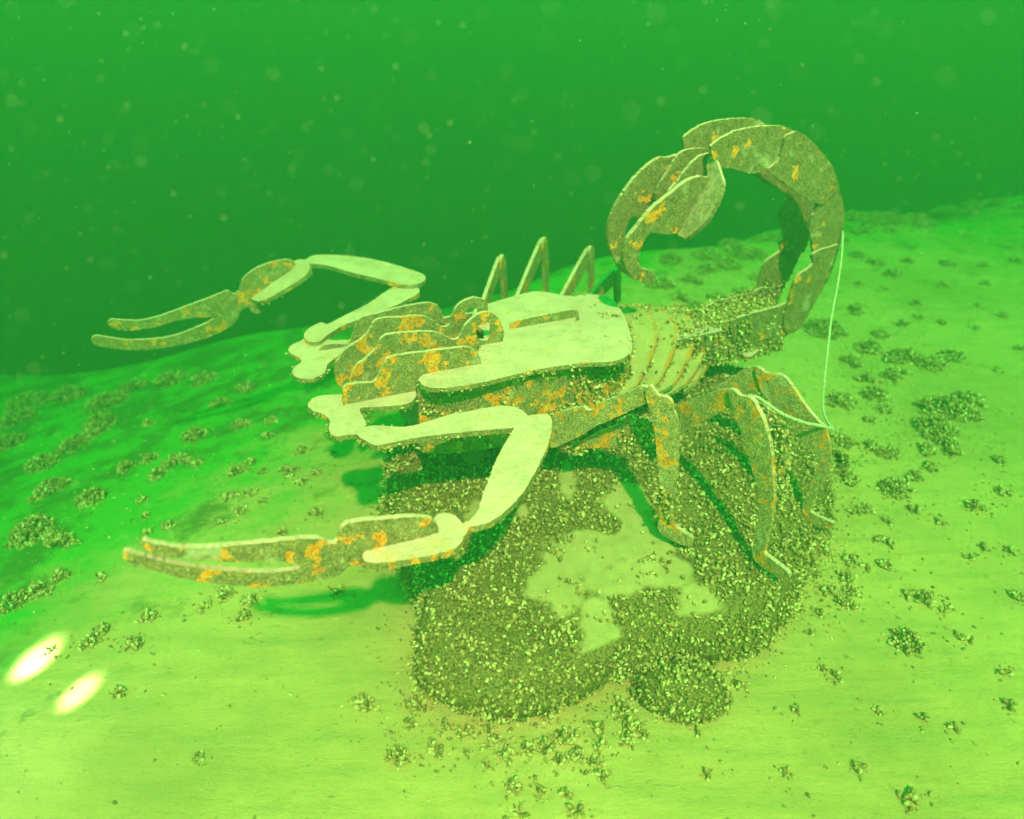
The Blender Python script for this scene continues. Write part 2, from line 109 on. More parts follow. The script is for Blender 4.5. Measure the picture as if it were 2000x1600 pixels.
('legA','leg',None,[(0.128,2.1471,0.5142),(0.1269,2.1476,0.5556),(0.1299,2.146,0.607),(0.1312,2.1453,0.6372),(0.1602,2.1294,0.663),(0.1948,2.1104,0.6842),(0.2241,2.0944,0.6982),(0.2441,2.0835,0.6915),(0.2669,2.071,0.7205),(0.3032,2.0511,0.7548),(0.3388,2.0316,0.7827),(0.3647,2.0174,0.8045),(0.3825,2.0077,0.8208),(0.3996,1.9983,0.8204),(0.412,1.9915,0.8048),(0.4117,1.9917,0.7824),(0.4016,1.9972,0.7681),(0.3782,2.01,0.7466),(0.3435,2.029,0.7126),(0.2984,2.0537,0.6745),(0.2615,2.074,0.6383),(0.2236,2.0947,0.5949),(0.1843,2.1162,0.5564),(0.1488,2.1356,0.5248)],[],(0.0072,0.01316,0)),
('shA','shin','legA',[(0.3936,1.9879,0.815),(0.4031,1.9827,0.8353),(0.4148,1.9763,0.8268),(0.4272,1.9695,0.8114),(0.4513,1.9563,0.8116),(0.463,1.9499,0.8021),(0.4723,1.9448,0.773),(0.4834,1.9387,0.7487),(0.4919,1.9341,0.7064),(0.4979,1.9308,0.6451),(0.5014,1.9289,0.5872),(0.5027,1.9282,0.527),(0.5072,1.9257,0.4666),(0.5092,1.9246,0.3971),(0.5116,1.9233,0.3721),(0.5264,1.9152,0.3556),(0.5602,1.8967,0.3444),(0.5708,1.8909,0.3326),(0.5706,1.891,0.3126),(0.5599,1.8968,0.3024),(0.5317,1.9123,0.3015),(0.5024,1.9284,0.3083),(0.4772,1.9421,0.3205),(0.4682,1.947,0.34),(0.4678,1.9473,0.3729),(0.4643,1.9492,0.4235),(0.4603,1.9514,0.4855),(0.4527,1.9555,0.5446),(0.4432,1.9608,0.6017),(0.4338,1.9659,0.6576),(0.4255,1.9705,0.7013),(0.4152,1.9761,0.7436),(0.4011,1.9838,0.7785)],[],(0.0072,0.01316,0)),
('legB','leg',None,[(0.5288,2.2023,0.6301),(0.5397,2.1873,0.6542),(0.5696,2.1461,0.6958),(0.6052,2.097,0.7438),(0.6326,2.0594,0.7788),(0.6547,2.0291,0.7999),(0.6714,2.006,0.7968),(0.6806,1.9934,0.7787),(0.6737,2.0029,0.7422),(0.6578,2.0248,0.7353),(0.6432,2.0448,0.7122),(0.6206,2.0759,0.6673),(0.593,2.114,0.6202),(0.5714,2.1437,0.5834),(0.549,2.1745,0.5452),(0.5291,2.2018,0.5734)],[],(0.01213,0.00882,0)),
('shB','shin','legB',[(0.6488,2.0166,0.8021),(0.6544,2.009,0.8113),(0.6648,1.9947,0.8058),(0.6725,1.9841,0.8006),(0.6875,1.9634,0.8093),(0.702,1.9434,0.8041),(0.7169,1.923,0.7801),(0.7303,1.9045,0.7525),(0.7435,1.8864,0.7135),(0.7536,1.8725,0.6716),(0.7601,1.8635,0.6317),(0.7695,1.8506,0.5823),(0.7753,1.8426,0.5345),(0.7787,1.8379,0.4772),(0.7809,1.8349,0.4298),(0.7793,1.8371,0.3836),(0.7795,1.8368,0.3516),(0.7806,1.8353,0.3268),(0.7938,1.8172,0.3227),(0.8155,1.7873,0.3195),(0.8301,1.7672,0.3146),(0.8377,1.7568,0.3044),(0.8337,1.7623,0.2863),(0.8211,1.7795,0.2738),(0.8035,1.8038,0.2717),(0.7816,1.8339,0.2716),(0.7619,1.8611,0.2813),(0.7565,1.8685,0.3117),(0.7548,1.8708,0.3427),(0.7558,1.8695,0.3828),(0.7538,1.8722,0.4317),(0.7518,1.8749,0.4797),(0.7422,1.8881,0.5314),(0.7292,1.9061,0.5669),(0.7178,1.9218,0.6039),(0.7019,1.9436,0.6485),(0.6867,1.9645,0.6876),(0.6715,1.9854,0.7267),(0.6621,1.9984,0.7533),(0.6519,2.0125,0.7736)],[],(0.01213,0.00882,0)),
('legC','leg',None,[(0.7293,2.4706,0.5516),(0.7675,2.4382,0.6095),(0.8004,2.4103,0.6569),(0.8209,2.3929,0.6819),(0.8417,2.3753,0.7004),(0.8614,2.3586,0.6899),(0.879,2.3436,0.6595),(0.8705,2.3508,0.6202),(0.8438,2.3735,0.6111),(0.8272,2.3876,0.5936),(0.8007,2.41,0.5746),(0.7655,2.4399,0.5412),(0.7384,2.4629,0.5146)],[],(0.0097,0.01144,0)),
('shC','shin','legC',[(0.8382,2.3625,0.7006),(0.849,2.3534,0.7052),(0.8638,2.3408,0.6959),(0.8795,2.3275,0.6965),(0.9007,2.3095,0.7039),(0.9186,2.2943,0.7012),(0.9392,2.2768,0.6793),(0.9659,2.2542,0.6446),(0.9921,2.232,0.613),(1.0222,2.2065,0.5834),(1.0463,2.186,0.5638),(1.054,2.1795,0.5421),(1.0664,2.169,0.5034),(1.076,2.1608,0.4427),(1.075,2.1617,0.3813),(1.067,2.1684,0.349),(1.0609,2.1736,0.3033),(1.0556,2.1781,0.2501),(1.0565,2.1773,0.229),(1.0739,2.1626,0.2186),(1.1006,2.1399,0.2182),(1.1211,2.1226,0.2139),(1.1232,2.1208,0.2008),(1.1103,2.1317,0.1847),(1.0851,2.1531,0.1749),(1.0625,2.1723,0.1744),(1.0439,2.188,0.1915),(1.0348,2.1958,0.2222),(1.0352,2.1955,0.2658),(1.0407,2.1908,0.319),(1.0441,2.1879,0.3698),(1.0474,2.1851,0.4196),(1.0406,2.1908,0.4494),(1.0188,2.2093,0.464),(0.9889,2.2347,0.4878),(0.9671,2.2532,0.5161),(0.9485,2.269,0.5526),(0.9182,2.2946,0.5768),(0.8928,2.3162,0.5971),(0.8724,2.3335,0.6135),(0.8606,2.3435,0.6339),(0.8442,2.3574,0.6714)],[],(0.0097,0.01144,0)),
('legD','leg',None,[(0.1986,2.2015,0.4691),(0.2193,2.1936,0.4941),(0.2553,2.1799,0.5289),(0.2854,2.1684,0.5586),(0.3154,2.157,0.5815),(0.3547,2.142,0.6094),(0.3837,2.131,0.6297),(0.4131,2.1198,0.6382),(0.4431,2.1083,0.6358),(0.453,2.1046,0.6074),(0.4483,2.1064,0.5752),(0.4301,2.1133,0.5519),(0.3906,2.1284,0.5359),(0.3402,2.1476,0.5171),(0.2887,2.1672,0.498),(0.2517,2.1813,0.4921),(0.2313,2.189,0.4672),(0.21,2.1971,0.4553)],[],(0.00534,0.01402,0)),
('legE','leg',None,[(0.8313,2.2218,0.6377),(0.8549,2.1988,0.6195),(0.8721,2.1821,0.5853),(0.8978,2.1572,0.5814),(0.9094,2.1458,0.5567),(0.9121,2.1432,0.507),(0.9157,2.1398,0.4503),(0.921,2.1346,0.38),(0.9256,2.1301,0.3145),(0.9185,2.137,0.3023),(0.8996,2.1554,0.3789),(0.8882,2.1665,0.4322),(0.8717,2.1825,0.5077),(0.8539,2.1998,0.5618)],[],(0.01046,0.01075,0)),
('far0','leg',None,[(-0.1848,2.7108,0.5458),(-0.1167,3.0331,0.6754),(-0.0528,3.3357,0.765),(-0.0461,3.367,0.745),(-0.0507,3.3455,0.693),(-0.1167,3.0331,0.6014),(-0.1848,2.7108,0.4858)],[],(-0.01565,0.00331,0)),
('fsh0','shin','far0',[(-0.045,3.3238,0.76),(-0.0368,3.363,0.769),(-0.0285,3.4021,0.735),(-0.0233,3.4266,0.645),(-0.0182,3.451,0.465),(-0.0151,3.4657,0.265),(-0.014,3.4706,0.085),(-0.0047,3.5146,0.035),(-0.0058,3.5097,0.005),(-0.0202,3.4413,0.045),(-0.0264,3.4119,0.265),(-0.0316,3.3874,0.465),(-0.0388,3.3532,0.645),(-0.045,3.3238,0.715)],[],(-0.01565,0.00331,0)),
('far1','leg',None,[(-0.0703,2.7594,0.5333),(0.0377,3.1312,0.6862),(0.1402,3.4838,0.7991),(0.1491,3.5145,0.7791),(0.143,3.4934,0.7199),(0.0377,3.1312,0.6068),(-0.0703,2.7594,0.4673)],[],(-0.01536,0.00446,0)),
('fsh1','shin','far1',[(0.147,3.4714,0.7941),(0.1581,3.5098,0.8031),(0.1693,3.5482,0.7691),(0.1763,3.5722,0.6791),(0.1833,3.5962,0.4991),(0.1874,3.6106,0.2991),(0.1888,3.6154,0.1191),(0.2014,3.6586,0.0691),(0.2,3.6538,0.0391),(0.1805,3.5866,0.0791),(0.1721,3.5578,0.2991),(0.1651,3.5338,0.4991),(0.1554,3.5002,0.6791),(0.147,3.4714,0.7491)],[],(-0.01536,0.00446,0)),
('far2','leg',None,[(0.1013,2.8323,0.5409),(0.2348,3.1823,0.6643),(0.3612,3.5136,0.7477),(0.3726,3.5435,0.7277),(0.3648,3.5229,0.6685),(0.2348,3.1823,0.5849),(0.1013,2.8323,0.4749)],[],(-0.01495,0.0057,0)),
('fsh2','shin','far2',[(0.367,3.5007,0.7427),(0.3813,3.538,0.7517),(0.3955,3.5754,0.7177),(0.4044,3.5988,0.6277),(0.4134,3.6221,0.4477),(0.4187,3.6361,0.2477),(0.4205,3.6408,0.0677),(0.4365,3.6829,0.0177),(0.4347,3.6782,-0.0123),(0.4098,3.6128,0.0277),(0.3991,3.5848,0.2477),(0.3902,3.5614,0.4477),(0.3777,3.5287,0.6277),(0.367,3.5007,0.6977)],[],(-0.01495,0.0057,0)),
('far3','leg',None,[(0.2659,2.9021,0.6613),(0.3763,3.1663,0.692),(0.4791,3.412,0.6827),(0.4914,3.4415,0.6627),(0.483,3.4212,0.6107),(0.3763,3.1663,0.618),(0.2659,2.9021,0.6013)],[],(-0.01476,0.00617,0)),
('fsh3','shin','far3',[(0.4845,3.3989,0.6777),(0.4999,3.4358,0.6867),(0.5153,3.4727,0.6527),(0.525,3.4958,0.5627),(0.5346,3.5189,0.3827),(0.5404,3.5327,0.1827),(0.5423,3.5373,0.0027),(0.5597,3.5788,-0.0473),(0.5578,3.5742,-0.0773),(0.5308,3.5096,-0.0373),(0.5192,3.482,0.1827),(0.5095,3.4589,0.3827),(0.496,3.4266,0.5627),(0.4845,3.3989,0.6327)],[],(-0.01476,0.00617,0)),
]
SLAB_EDGE = [(-0.478, 2.472), (-0.474, 2.332), (-0.433, 2.183), (-0.358, 1.999), (-0.291, 1.807), (-0.287, 1.657), (-0.255, 1.53), (-0.174, 1.466), (-0.029, 1.441), (0.116, 1.468), (0.253, 1.543), (0.367, 1.606), (0.511, 1.645), (0.653, 1.655), (0.801, 1.734), (0.924, 1.897), (1.075, 2.116), (1.242, 2.402), (1.399, 2.807), (1.45, 2.75), (1.3, 3.05), (0.9, 3.12), (0.45, 3.0), (0, 2.85), (-0.3, 2.75), (-0.47, 2.62)]
BARE_PATCHES = [(0.23, 1.918, 0.139, 0.118), (0.141, 1.797, 0.087, 0.109), (0.41, 2.165, 0.08, 0.124), (0.43, 1.996, 0.101, 0.125), (0.259, 1.644, 0.052, 0.119), (0.233, 1.526, 0.043, 0.078), (0.557, 1.719, 0.064, 0.071), (0.117, 1.462, 0.039, 0.046), (0.479, 1.844, 0.096, 0.062), (0.204, 2.289, 0.026, 0.1), (0.035, 2.121, 0.021, 0.035), (-0.122, 2.106, 0.031, 0.065), (0.316, 1.809, 0.094, 0.072), (-0.145, 2.423, 0.039, 0.043)]
CLUMPS = [(-1.648, 3.386, -0.221, 0.069), (-1.62, 3.108, -0.196, 0.08), (-1.68, 3.005, -0.2, 0.061), (-1.504, 3.054, -0.169, 0.034), (-1.808, 3.193, -0.239, 0.046), (-1.911, 3.14, -0.255, 0.056), (-2.421, 3.858, -0.453, 0.151), (-2.507, 3.417, -0.421, 0.096), (-1.925, 2.85, -0.223, 0.071), (-2.07, 2.602, -0.222, 0.122), (-1.882, 2.498, -0.183, 0.085), (-2.274, 4.543, -0.505, 0.12), (-2.604, 4.297, -0.547, 0.132), (-3.26, 4.352, -0.698, 0.135), (-2.06, 3.728, -0.349, 0.044), (-1.412, 3.429, -0.182, 0.053), (-1.245, 3.424, -0.151, 0.032), (-1.215, 3.228, -0.122, 0.03), (-1.251, 2.892, -0.104, 0.051), (-1.214, 2.966, -0.101, 0.029), (-0.997, 2.822, -0.056, 0.05), (-0.914, 2.72, -0.042, 0.033), (-1.217, 2.674, -0.084, 0.044), (-1.122, 2.687, -0.069, 0.031), (-1.13, 2.552, -0.062, 0.026), (-1.051, 2.61, -0.056, 0.013), (-1.179, 2.475, -0.063, 0.017), (-1.409, 2.498, -0.1, 0.03), (-1.565, 2.614, -0.14, 0.018), (-1.651, 2.765, -0.171, 0.021), (-0.794, 2.487, -0.026, 0.033), (-0.91, 2.373, -0.031, 0.026), (-1.494, 2.467, -0.112, 0.021), (-1.549, 2.193, -0.103, 0.023), (-1.773, 2.166, -0.142, 0.058), (-1.735, 2.243, -0.141, 0.04), (-1.845, 2.105, -0.148, 0.057), (-1.259, 1.935, -0.047, 0.03), (-1.394, 1.882, -0.061, 0.031), (-1.019, 2.024, -0.025, 0.036), (-1.067, 1.963, -0.029, 0.02), (-0.909, 1.98, -0.017, 0.032), (-0.911, 1.906, -0.018, 0.028), (-0.614, 2.012, -0.004, 0.025), (-0.832, 2.962, -0.042, 0.021), (-1.121, 2.852, -0.077, 0.014), (-0.98, 3.006, -0.062, 0.029), (-0.863, 2.796, -0.038, 0.02), (-1.413, 1.824, -0.06, 0.029), (-1.253, 1.81, -0.044, 0.037), (-1.539, 1.798, -0.072, 0.017), (-1.202, 1.605, -0.034, 0.019), (-0.878, 1.373, -0.021, 0.011), (-0.44, 1.529, 0.002, 0.036), (-0.281, 1.526, 0.006, 0.036), (-0.319, 1.351, 0.0, 0.038), (-0.219, 1.387, 0.004, 0.023), (-0.21, 1.362, 0.004, 0.014), (-0.049, 1.402, 0.01, 0.02), (-0.139, 1.434, 0.007, 0.02), (-0.014, 1.355, 0.011, 0.024), (0.05, 1.377, 0.013, 0.02), (0.1, 1.379, 0.015, 0.028), (0.159, 1.412, 0.017, 0.032), (0.242, 1.437, 0.019, 0.019), (0.246, 1.378, 0.021, 0.018), (0.137, 1.339, 0.018, 0.022), (0.183, 1.347, 0.019, 0.025), (0.327, 1.508, 0.017, 0.033), (0.338, 1.441, 0.02, 0.032), (0.325, 1.397, 0.022, 0.02), (0.374, 1.424, 0.021, 0.014), (0.228, 1.322, 0.022, 0.014), (0.003, 1.267, 0.01, 0.025), (0.138, 1.237, 0.018, 0.011), (0.078, 1.249, 0.014, 0.011), (0.026, 1.193, 0.01, 0.012), (0.163, 1.187, 0.019, 0.014), (0.684, 1.595, 0.012, 0.017), (0.528, 1.425, 0.02, 0.01), (-0.07, 1.335, 0.008, 0.007), (-0.125, 1.367, 0.006, 0.007), (0.237, 1.285, 0.023, 0.012), (0.523, 1.291, 0.025, 0.011), (-0.296, 1.465, 0.004, 0.013), (0.1, 1.492, 0.013, 0.027), (-0.066, 1.444, 0.009, 0.018), (-0.191, 1.455, 0.007, 0.015), (1.28, 1.775, 0.001, 0.053), (1.47, 1.79, 0.0, 0.022), (0.977, 1.814, 0.005, 0.012), (0.969, 1.659, 0.006, 0.01), (0.991, 1.63, 0.006, 0.014), (1.473, 1.525, 0.008, 0.014), (0.948, 1.322, 0.006, 0.014), (1.042, 1.229, 0.006, 0.024), (1.075, 1.509, 0.005, 0.009), (0.83, 1.512, 0.008, 0.009), (1.264, 1.447, 0.006, 0.012), (1.521, 1.651, 0.005, 0.014), (0.741, 1.301, 0.015, 0.01), (1.193, 1.482, 0.005, 0.01), (2.119, 3.232, 0.02, 0.155), (2.279, 3.345, 0.013, 0.087), (1.972, 3.062, 0.022, 0.101), (1.966, 2.922, 0.021, 0.083), (1.86, 2.898, 0.014, 0.055), (1.603, 2.611, 0.002, 0.071), (1.719, 2.704, 0.005, 0.039), (1.815, 2.766, 0.01, 0.04), (2.216, 4.594, -0.022, 0.089), (1.88, 4.245, -0.006, 0.13), (2.409, 4.368, -0.016, 0.044), (2.55, 4.465, -0.013, 0.035), (2.661, 4.376, -0.013, 0.032), (2.196, 4.188, -0.01, 0.055), (2.045, 3.984, -0.0, 0.082), (1.877, 3.812, -0.003, 0.071), (2.176, 3.852, 0.006, 0.12), (2.284, 3.763, 0.009, 0.09), (2.454, 3.854, 0.005, 0.074), (2.037, 3.641, 0.003, 0.09), (1.875, 3.595, -0.0, 0.068), (1.652, 3.35, 0.005, 0.085), (1.838, 3.415, 0.006, 0.073), (1.83, 3.271, 0.012, 0.05), (1.715, 3.17, 0.007, 0.03), (1.635, 2.943, -0.001, 0.042), (1.691, 2.883, 0.002, 0.051), (1.521, 2.99, -0.006, 0.078), (1.425, 2.809, -0.008, 0.063), (1.437, 2.688, -0.005, 0.05), (1.429, 2.48, -0.002, 0.031), (1.373, 2.472, -0.004, 0.016), (1.613, 2.469, 0.006, 0.027), (1.48, 2.404, 0.001, 0.016), (1.864, 2.479, 0.015, 0.039), (2.021, 2.578, 0.016, 0.034), (1.68, 2.385, 0.011, 0.016), (1.402, 2.301, -0.004, 0.016), (1.436, 2.272, -0.003, 0.023), (1.205, 2.348, -0.01, 0.036), (1.177, 2.244, -0.012, 0.043), (1.255, 2.18, -0.011, 0.034), (1.205, 2.094, -0.011, 0.03), (1.365, 2.152, -0.008, 0.028), (1.294, 2.146, -0.01, 0.015), (1.11, 2.012, -0.006, 0.029), (1.191, 2.014, -0.008, 0.025), (1.152, 1.956, -0.005, 0.039), (1.04, 1.907, 0.0, 0.017), (0.953, 1.938, 0.003, 0.046), (1.416, 1.978, -0.005, 0.046), (1.482, 1.922, -0.003, 0.021), (1.689, 2.182, 0.01, 0.015), (1.761, 2.226, 0.014, 0.015), (1.849, 2.206, 0.016, 0.019), (1.746, 1.977, 0.005, 0.025), (2.132, 2.798, 0.023, 0.031), (2.627, 3.694, 0.004, 0.028), (3.085, 4.492, -0.011, 0.032), (2.826, 4.293, -0.013, 0.025), (2.932, 4.014, -0.015, 0.03), (1.091, 2.117, -0.009, 0.037), (2.616, 5.64, -0.008, 0.058), (2.693, 5.467, -0.008, 0.068), (2.923, 5.478, -0.0, 0.053), (2.73, 5.242, -0.014, 0.073), (3.203, 5.429, -0.003, 0.057), (3.452, 5.399, -0.004, 0.049), (3.736, 5.473, 0.002, 0.053), (2.424, 5.091, -0.026, 0.036), (2.552, 4.98, -0.021, 0.021), (2.977, 5.019, -0.014, 0.046), (3.275, 5.033, -0.004, 0.039), (3.102, 6.201, 0.012, 0.059), (2.629, 4.682, -0.012, 0.037), (3.036, 4.672, -0.016, 0.03), (4.66, 7.04, -0.028, 0.066), (1.572, 5.388, -0.0, 0.105), (1.831, 5.644, -0.009, 0.109), (1.246, 5.069, 0.001, 0.089), (1.012, 4.95, 0.009, 0.098), (3.051, 6.562, 0.0, 0.124), (3.333, 6.5, 0.001, 0.114), (4.524, 8.099, -0.422, 0.142), (2.856, 6.18, 0.005, 0.084), (1.346, 4.732, 0.003, 0.081), (1.181, 4.591, 0.007, 0.066), (2.145, 6.038, -0.015, 0.103), (3.464, 6.494, -0.006, 0.079), (2.629, 6.013, -0.007, 0.074), (1.724, 5.124, -0.001, 0.065), (1.744, 5.763, -0.008, 0.103), (1.397, 5.27, 0.003, 0.096), (4.741, 7.89, -0.24, 0.105), (-3.361, 4.662, -0.75, 0.161), (-3.079, 4.695, -0.707, 0.143), (-2.554, 4.553, -0.569, 0.124), (-1.982, 4.383, -0.421, 0.099), (-3.008, 3.88, -0.588, 0.117), (-2.452, 3.646, -0.438, 0.098), (-2.231, 3.021, -0.302, 0.099), (-1.588, 4.028, -0.285, 0.061), (-1.675, 3.832, -0.279, 0.053), (2.457, 6.477, -0.046, 0.132), (2.69, 6.417, -0.001, 0.121), (3.152, 6.49, 0.008, 0.149), (4.61, 8.081, -0.373, 0.163), (4.706, 7.425, -0.099, 0.129), (1.107, 4.719, 0.009, 0.087), (1.542, 4.838, -0.003, 0.082), (2.622, 6.464, -0.015, 0.131), (2.955, 6.595, -0.009, 0.151), (3.245, 6.502, 0.005, 0.158), (3.464, 6.494, -0.006, 0.158), (4.571, 7.92, -0.328, 0.181), (4.541, 7.451, -0.166, 0.15), (3.015, 6.371, 0.012, 0.112), (1.477, 5.633, -0.006, 0.117), (1.18, 5.495, 0.002, 0.099), (1.76, 5.971, -0.035, 0.106), (2.081, 6.092, -0.032, 0.108)]
ROPE_A = [(1.333, 3.04, 0.974), (1.324, 2.98, 0.892), (1.298, 2.9, 0.792), (1.258, 2.8, 0.702), (1.226, 2.7, 0.616), (1.186, 2.58, 0.545), (1.142, 2.45, 0.507), (1.112, 2.34, 0.511), (1.087, 2.22, 0.542)]
ROPE_B = [(1.087, 2.22, 0.542), (1.015, 2.17, 0.585), (0.944, 2.13, 0.621), (0.86, 2.1, 0.669), (0.805, 2.1, 0.706), (0.766, 2.1, 0.732), (0.746, 2.12, 0.728)]

RNG = np.random.default_rng(7)
random.seed(7)
V = Vector

# ------------------------------------------------------------------ helpers
def tag(o, label=None, category=None, group=None, kind=None):
    if label: o['label'] = label
    if category: o['category'] = category
    if group: o['group'] = group
    if kind: o['kind'] = kind
    return o

def mesh_np(name, verts, faces, mat=None, smooth=False, tint=None):
    """verts (n,3); faces (m,3) or (m,4) arrays or a list of lists."""
    me = bpy.data.meshes.new(name)
    if isinstance(faces, np.ndarray):
        k = faces.shape[1]
        me.vertices.add(len(verts)); me.loops.add(faces.size); me.polygons.add(len(faces))
        me.vertices.foreach_set('co', np.asarray(verts, dtype=np.float32).ravel())
        me.loops.foreach_set('vertex_index', faces.astype(np.int32).ravel())
        me.polygons.foreach_set('loop_start', np.arange(0, faces.size, k, dtype=np.int32))
        me.update(calc_edges=True)
    else:
        me.from_pydata([tuple(v) for v in verts], [], faces)
    if tint is not None:
        at = me.attributes.new('tint', 'FLOAT', 'POINT')
        at.data.foreach_set('value', np.asarray(tint, dtype=np.float32))
    if mat: me.materials.append(mat)
    if smooth:
        me.polygons.foreach_set('use_smooth', np.ones(len(me.polygons), dtype=bool))
    me.update()
    return me

def obj(name, me, parent=None, loc=None):
    o = bpy.data.objects.new(name, me)
    COL.objects.link(o)
    if parent: o.parent = parent
    if loc is not None: o.location = loc
    return o

def fbm(p, scale, octs=3, seed=0.0):
    v = 0; a = 1; t = 0
    for i in range(octs):
        v += a*noise.noise(V((p[0]*scale+seed, p[1]*scale+seed*1.7, (p[2] if len(p) > 2 else 0)*scale+seed*.3)))
        t += a; a *= .5; scale *= 2.1
    return v/t

# ------------------------------------------------------------------ materials
def new_mat(name):
    m = bpy.data.materials.new(name); m.use_nodes = True
    nt = m.node_tree
    return m, nt, nt.nodes['Principled BSDF']

def N(nt, kind, **kw):
    n = nt.nodes.new('ShaderNode'+kind)
    for k, v in kw.items(): setattr(n, k, v)
    return n

def noise_tex(nt, vec, scale, detail=4, rough=.6):
    n = N(nt, 'TexNoise'); n.inputs['Scale'].default_value = scale
    n.inputs['Detail'].default_value = detail; n.inputs['Roughness'].default_value = rough
    nt.links.new(vec, n.inputs['Vector'])
    return n.outputs['Fac']

def ramp(nt, fac, stops):
    r = N(nt, 'ValToRGB')
    while len(r.color_ramp.elements) < len(stops): r.color_ramp.elements.new(.5)
    for e, (p, c) in zip(r.color_ramp.elements, stops):
        e.position = p; e.color = (*c, 1) if len(c) == 3 else c
    nt.links.new(fac, r.inputs[0])
    return r.outputs[0]

def mixc(nt, fac, a, b, mode='MIX'):
    m = N(nt, 'Mix', data_type='RGBA', blend_type=mode)
    if isinstance(fac, float): m.inputs[0].default_value = fac
    else: nt.links.new(fac, m.inputs[0])
    for v, i in ((a, 6), (b, 7)):
        if isinstance(v, tuple): m.inputs[i].default_value = (*v, 1)
        else: nt.links.new(v, m.inputs[i])
    return m.outputs[2]

def bump(nt, h, strength, dist, bsdf):
    b = N(nt, 'Bump'); b.inputs['Strength'].default_value = strength; b.inputs['Distance'].default_value = dist
    nt.links.new(h, b.inputs['Height']); nt.links.new(b.outputs[0], bsdf.inputs['Normal'])

def mathn(nt, op, a, b=None):
    m = N(nt, 'Math', operation=op)
    for v, i in ((a, 0), (b, 1)):
        if v is None: continue
        if isinstance(v, (int, float)): m.inputs[i].default_value = v
        else: nt.links.new(v, m.inputs[i])
    return m.outputs[0]

SILT = (.68, .43, .44)
def make_sand():
    m, nt, b = new_mat('silt')
    pos = N(nt, 'NewGeometry').outputs['Position']
    big = noise_tex(nt, pos, 1.1, 6, .62)
    mid = noise_tex(nt, pos, 7, 6, .72)
    fine = noise_tex(nt, pos, 150, 3, .65)
    grit = noise_tex(nt, pos, 46, 3, .7)
    mp = N(nt, 'Mapping'); mp.inputs['Rotation'].default_value = (0, 0, .5); mp.inputs['Scale'].default_value = (2.2, 13, 4)
    nt.links.new(pos, mp.inputs['Vector'])
    streak = noise_tex(nt, mp.outputs[0], 1.0, 5, .65)
    c = ramp(nt, big, [(.32, (.44, .29, .135)), (.52, (.60, .385, .185)), (.70, (.68, .44, .22))])
    c = mixc(nt, ramp(nt, streak, [(.48, (0, 0, 0)), (.72, (.65, .65, .65))]), c, (.33, .28, .13))
    c = mixc(nt, ramp(nt, mid, [(.52, (0, 0, 0)), (.74, (.6, .6, .6))]), c, (.34, .29, .14))
    c = mixc(nt, ramp(nt, grit, [(.64, (0, 0, 0)), (.70, (.55, .55, .55))]), c, (.14, .11, .055))
    c = mixc(nt, ramp(nt, fine, [(.62, (0, 0, 0)), (.72, (.7, .7, .7))]), c, (.15, .12, .06))
    # light falloff painted as ragged green patches, strongest down the slope beyond the claws
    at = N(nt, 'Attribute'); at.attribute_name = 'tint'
    falloff = mathn(nt, 'ADD', at.outputs['Fac'], mathn(nt, 'MULTIPLY', mathn(nt, 'SUBTRACT', noise_tex(nt, pos, 2.6, 6, .68), .5), 1.5))
    c = mixc(nt, ramp(nt, falloff, [(.28, (0, 0, 0)), (.72, (.92, .92, .92))]), c, (.05, .35, .04))
    dirt_and_falloff = mathn(nt, 'ADD', mathn(nt, 'MULTIPLY', at.outputs['Fac'], .16), noise_tex(nt, pos, 3.3, 6, .7))  # random dark dirt, thickened where the painted light falloff is strong
    c = mixc(nt, ramp(nt, dirt_and_falloff, [(.60, (0, 0, 0)), (.72, (.75, .75, .75))]), c, (.07, .11, .03))
    nt.links.new(c, b.inputs['Base Color']); b.inputs['Roughness'].default_value = .95
    b.inputs['Specular IOR Level'].default_value = .08
    h = mathn(nt, 'ADD', mid, mathn(nt, 'MULTIPLY', fine, .25))
    h = mathn(nt, 'ADD', h, mathn(nt, 'MULTIPLY', streak, .8))
    bump(nt, h, .6, .016, b)
    return m

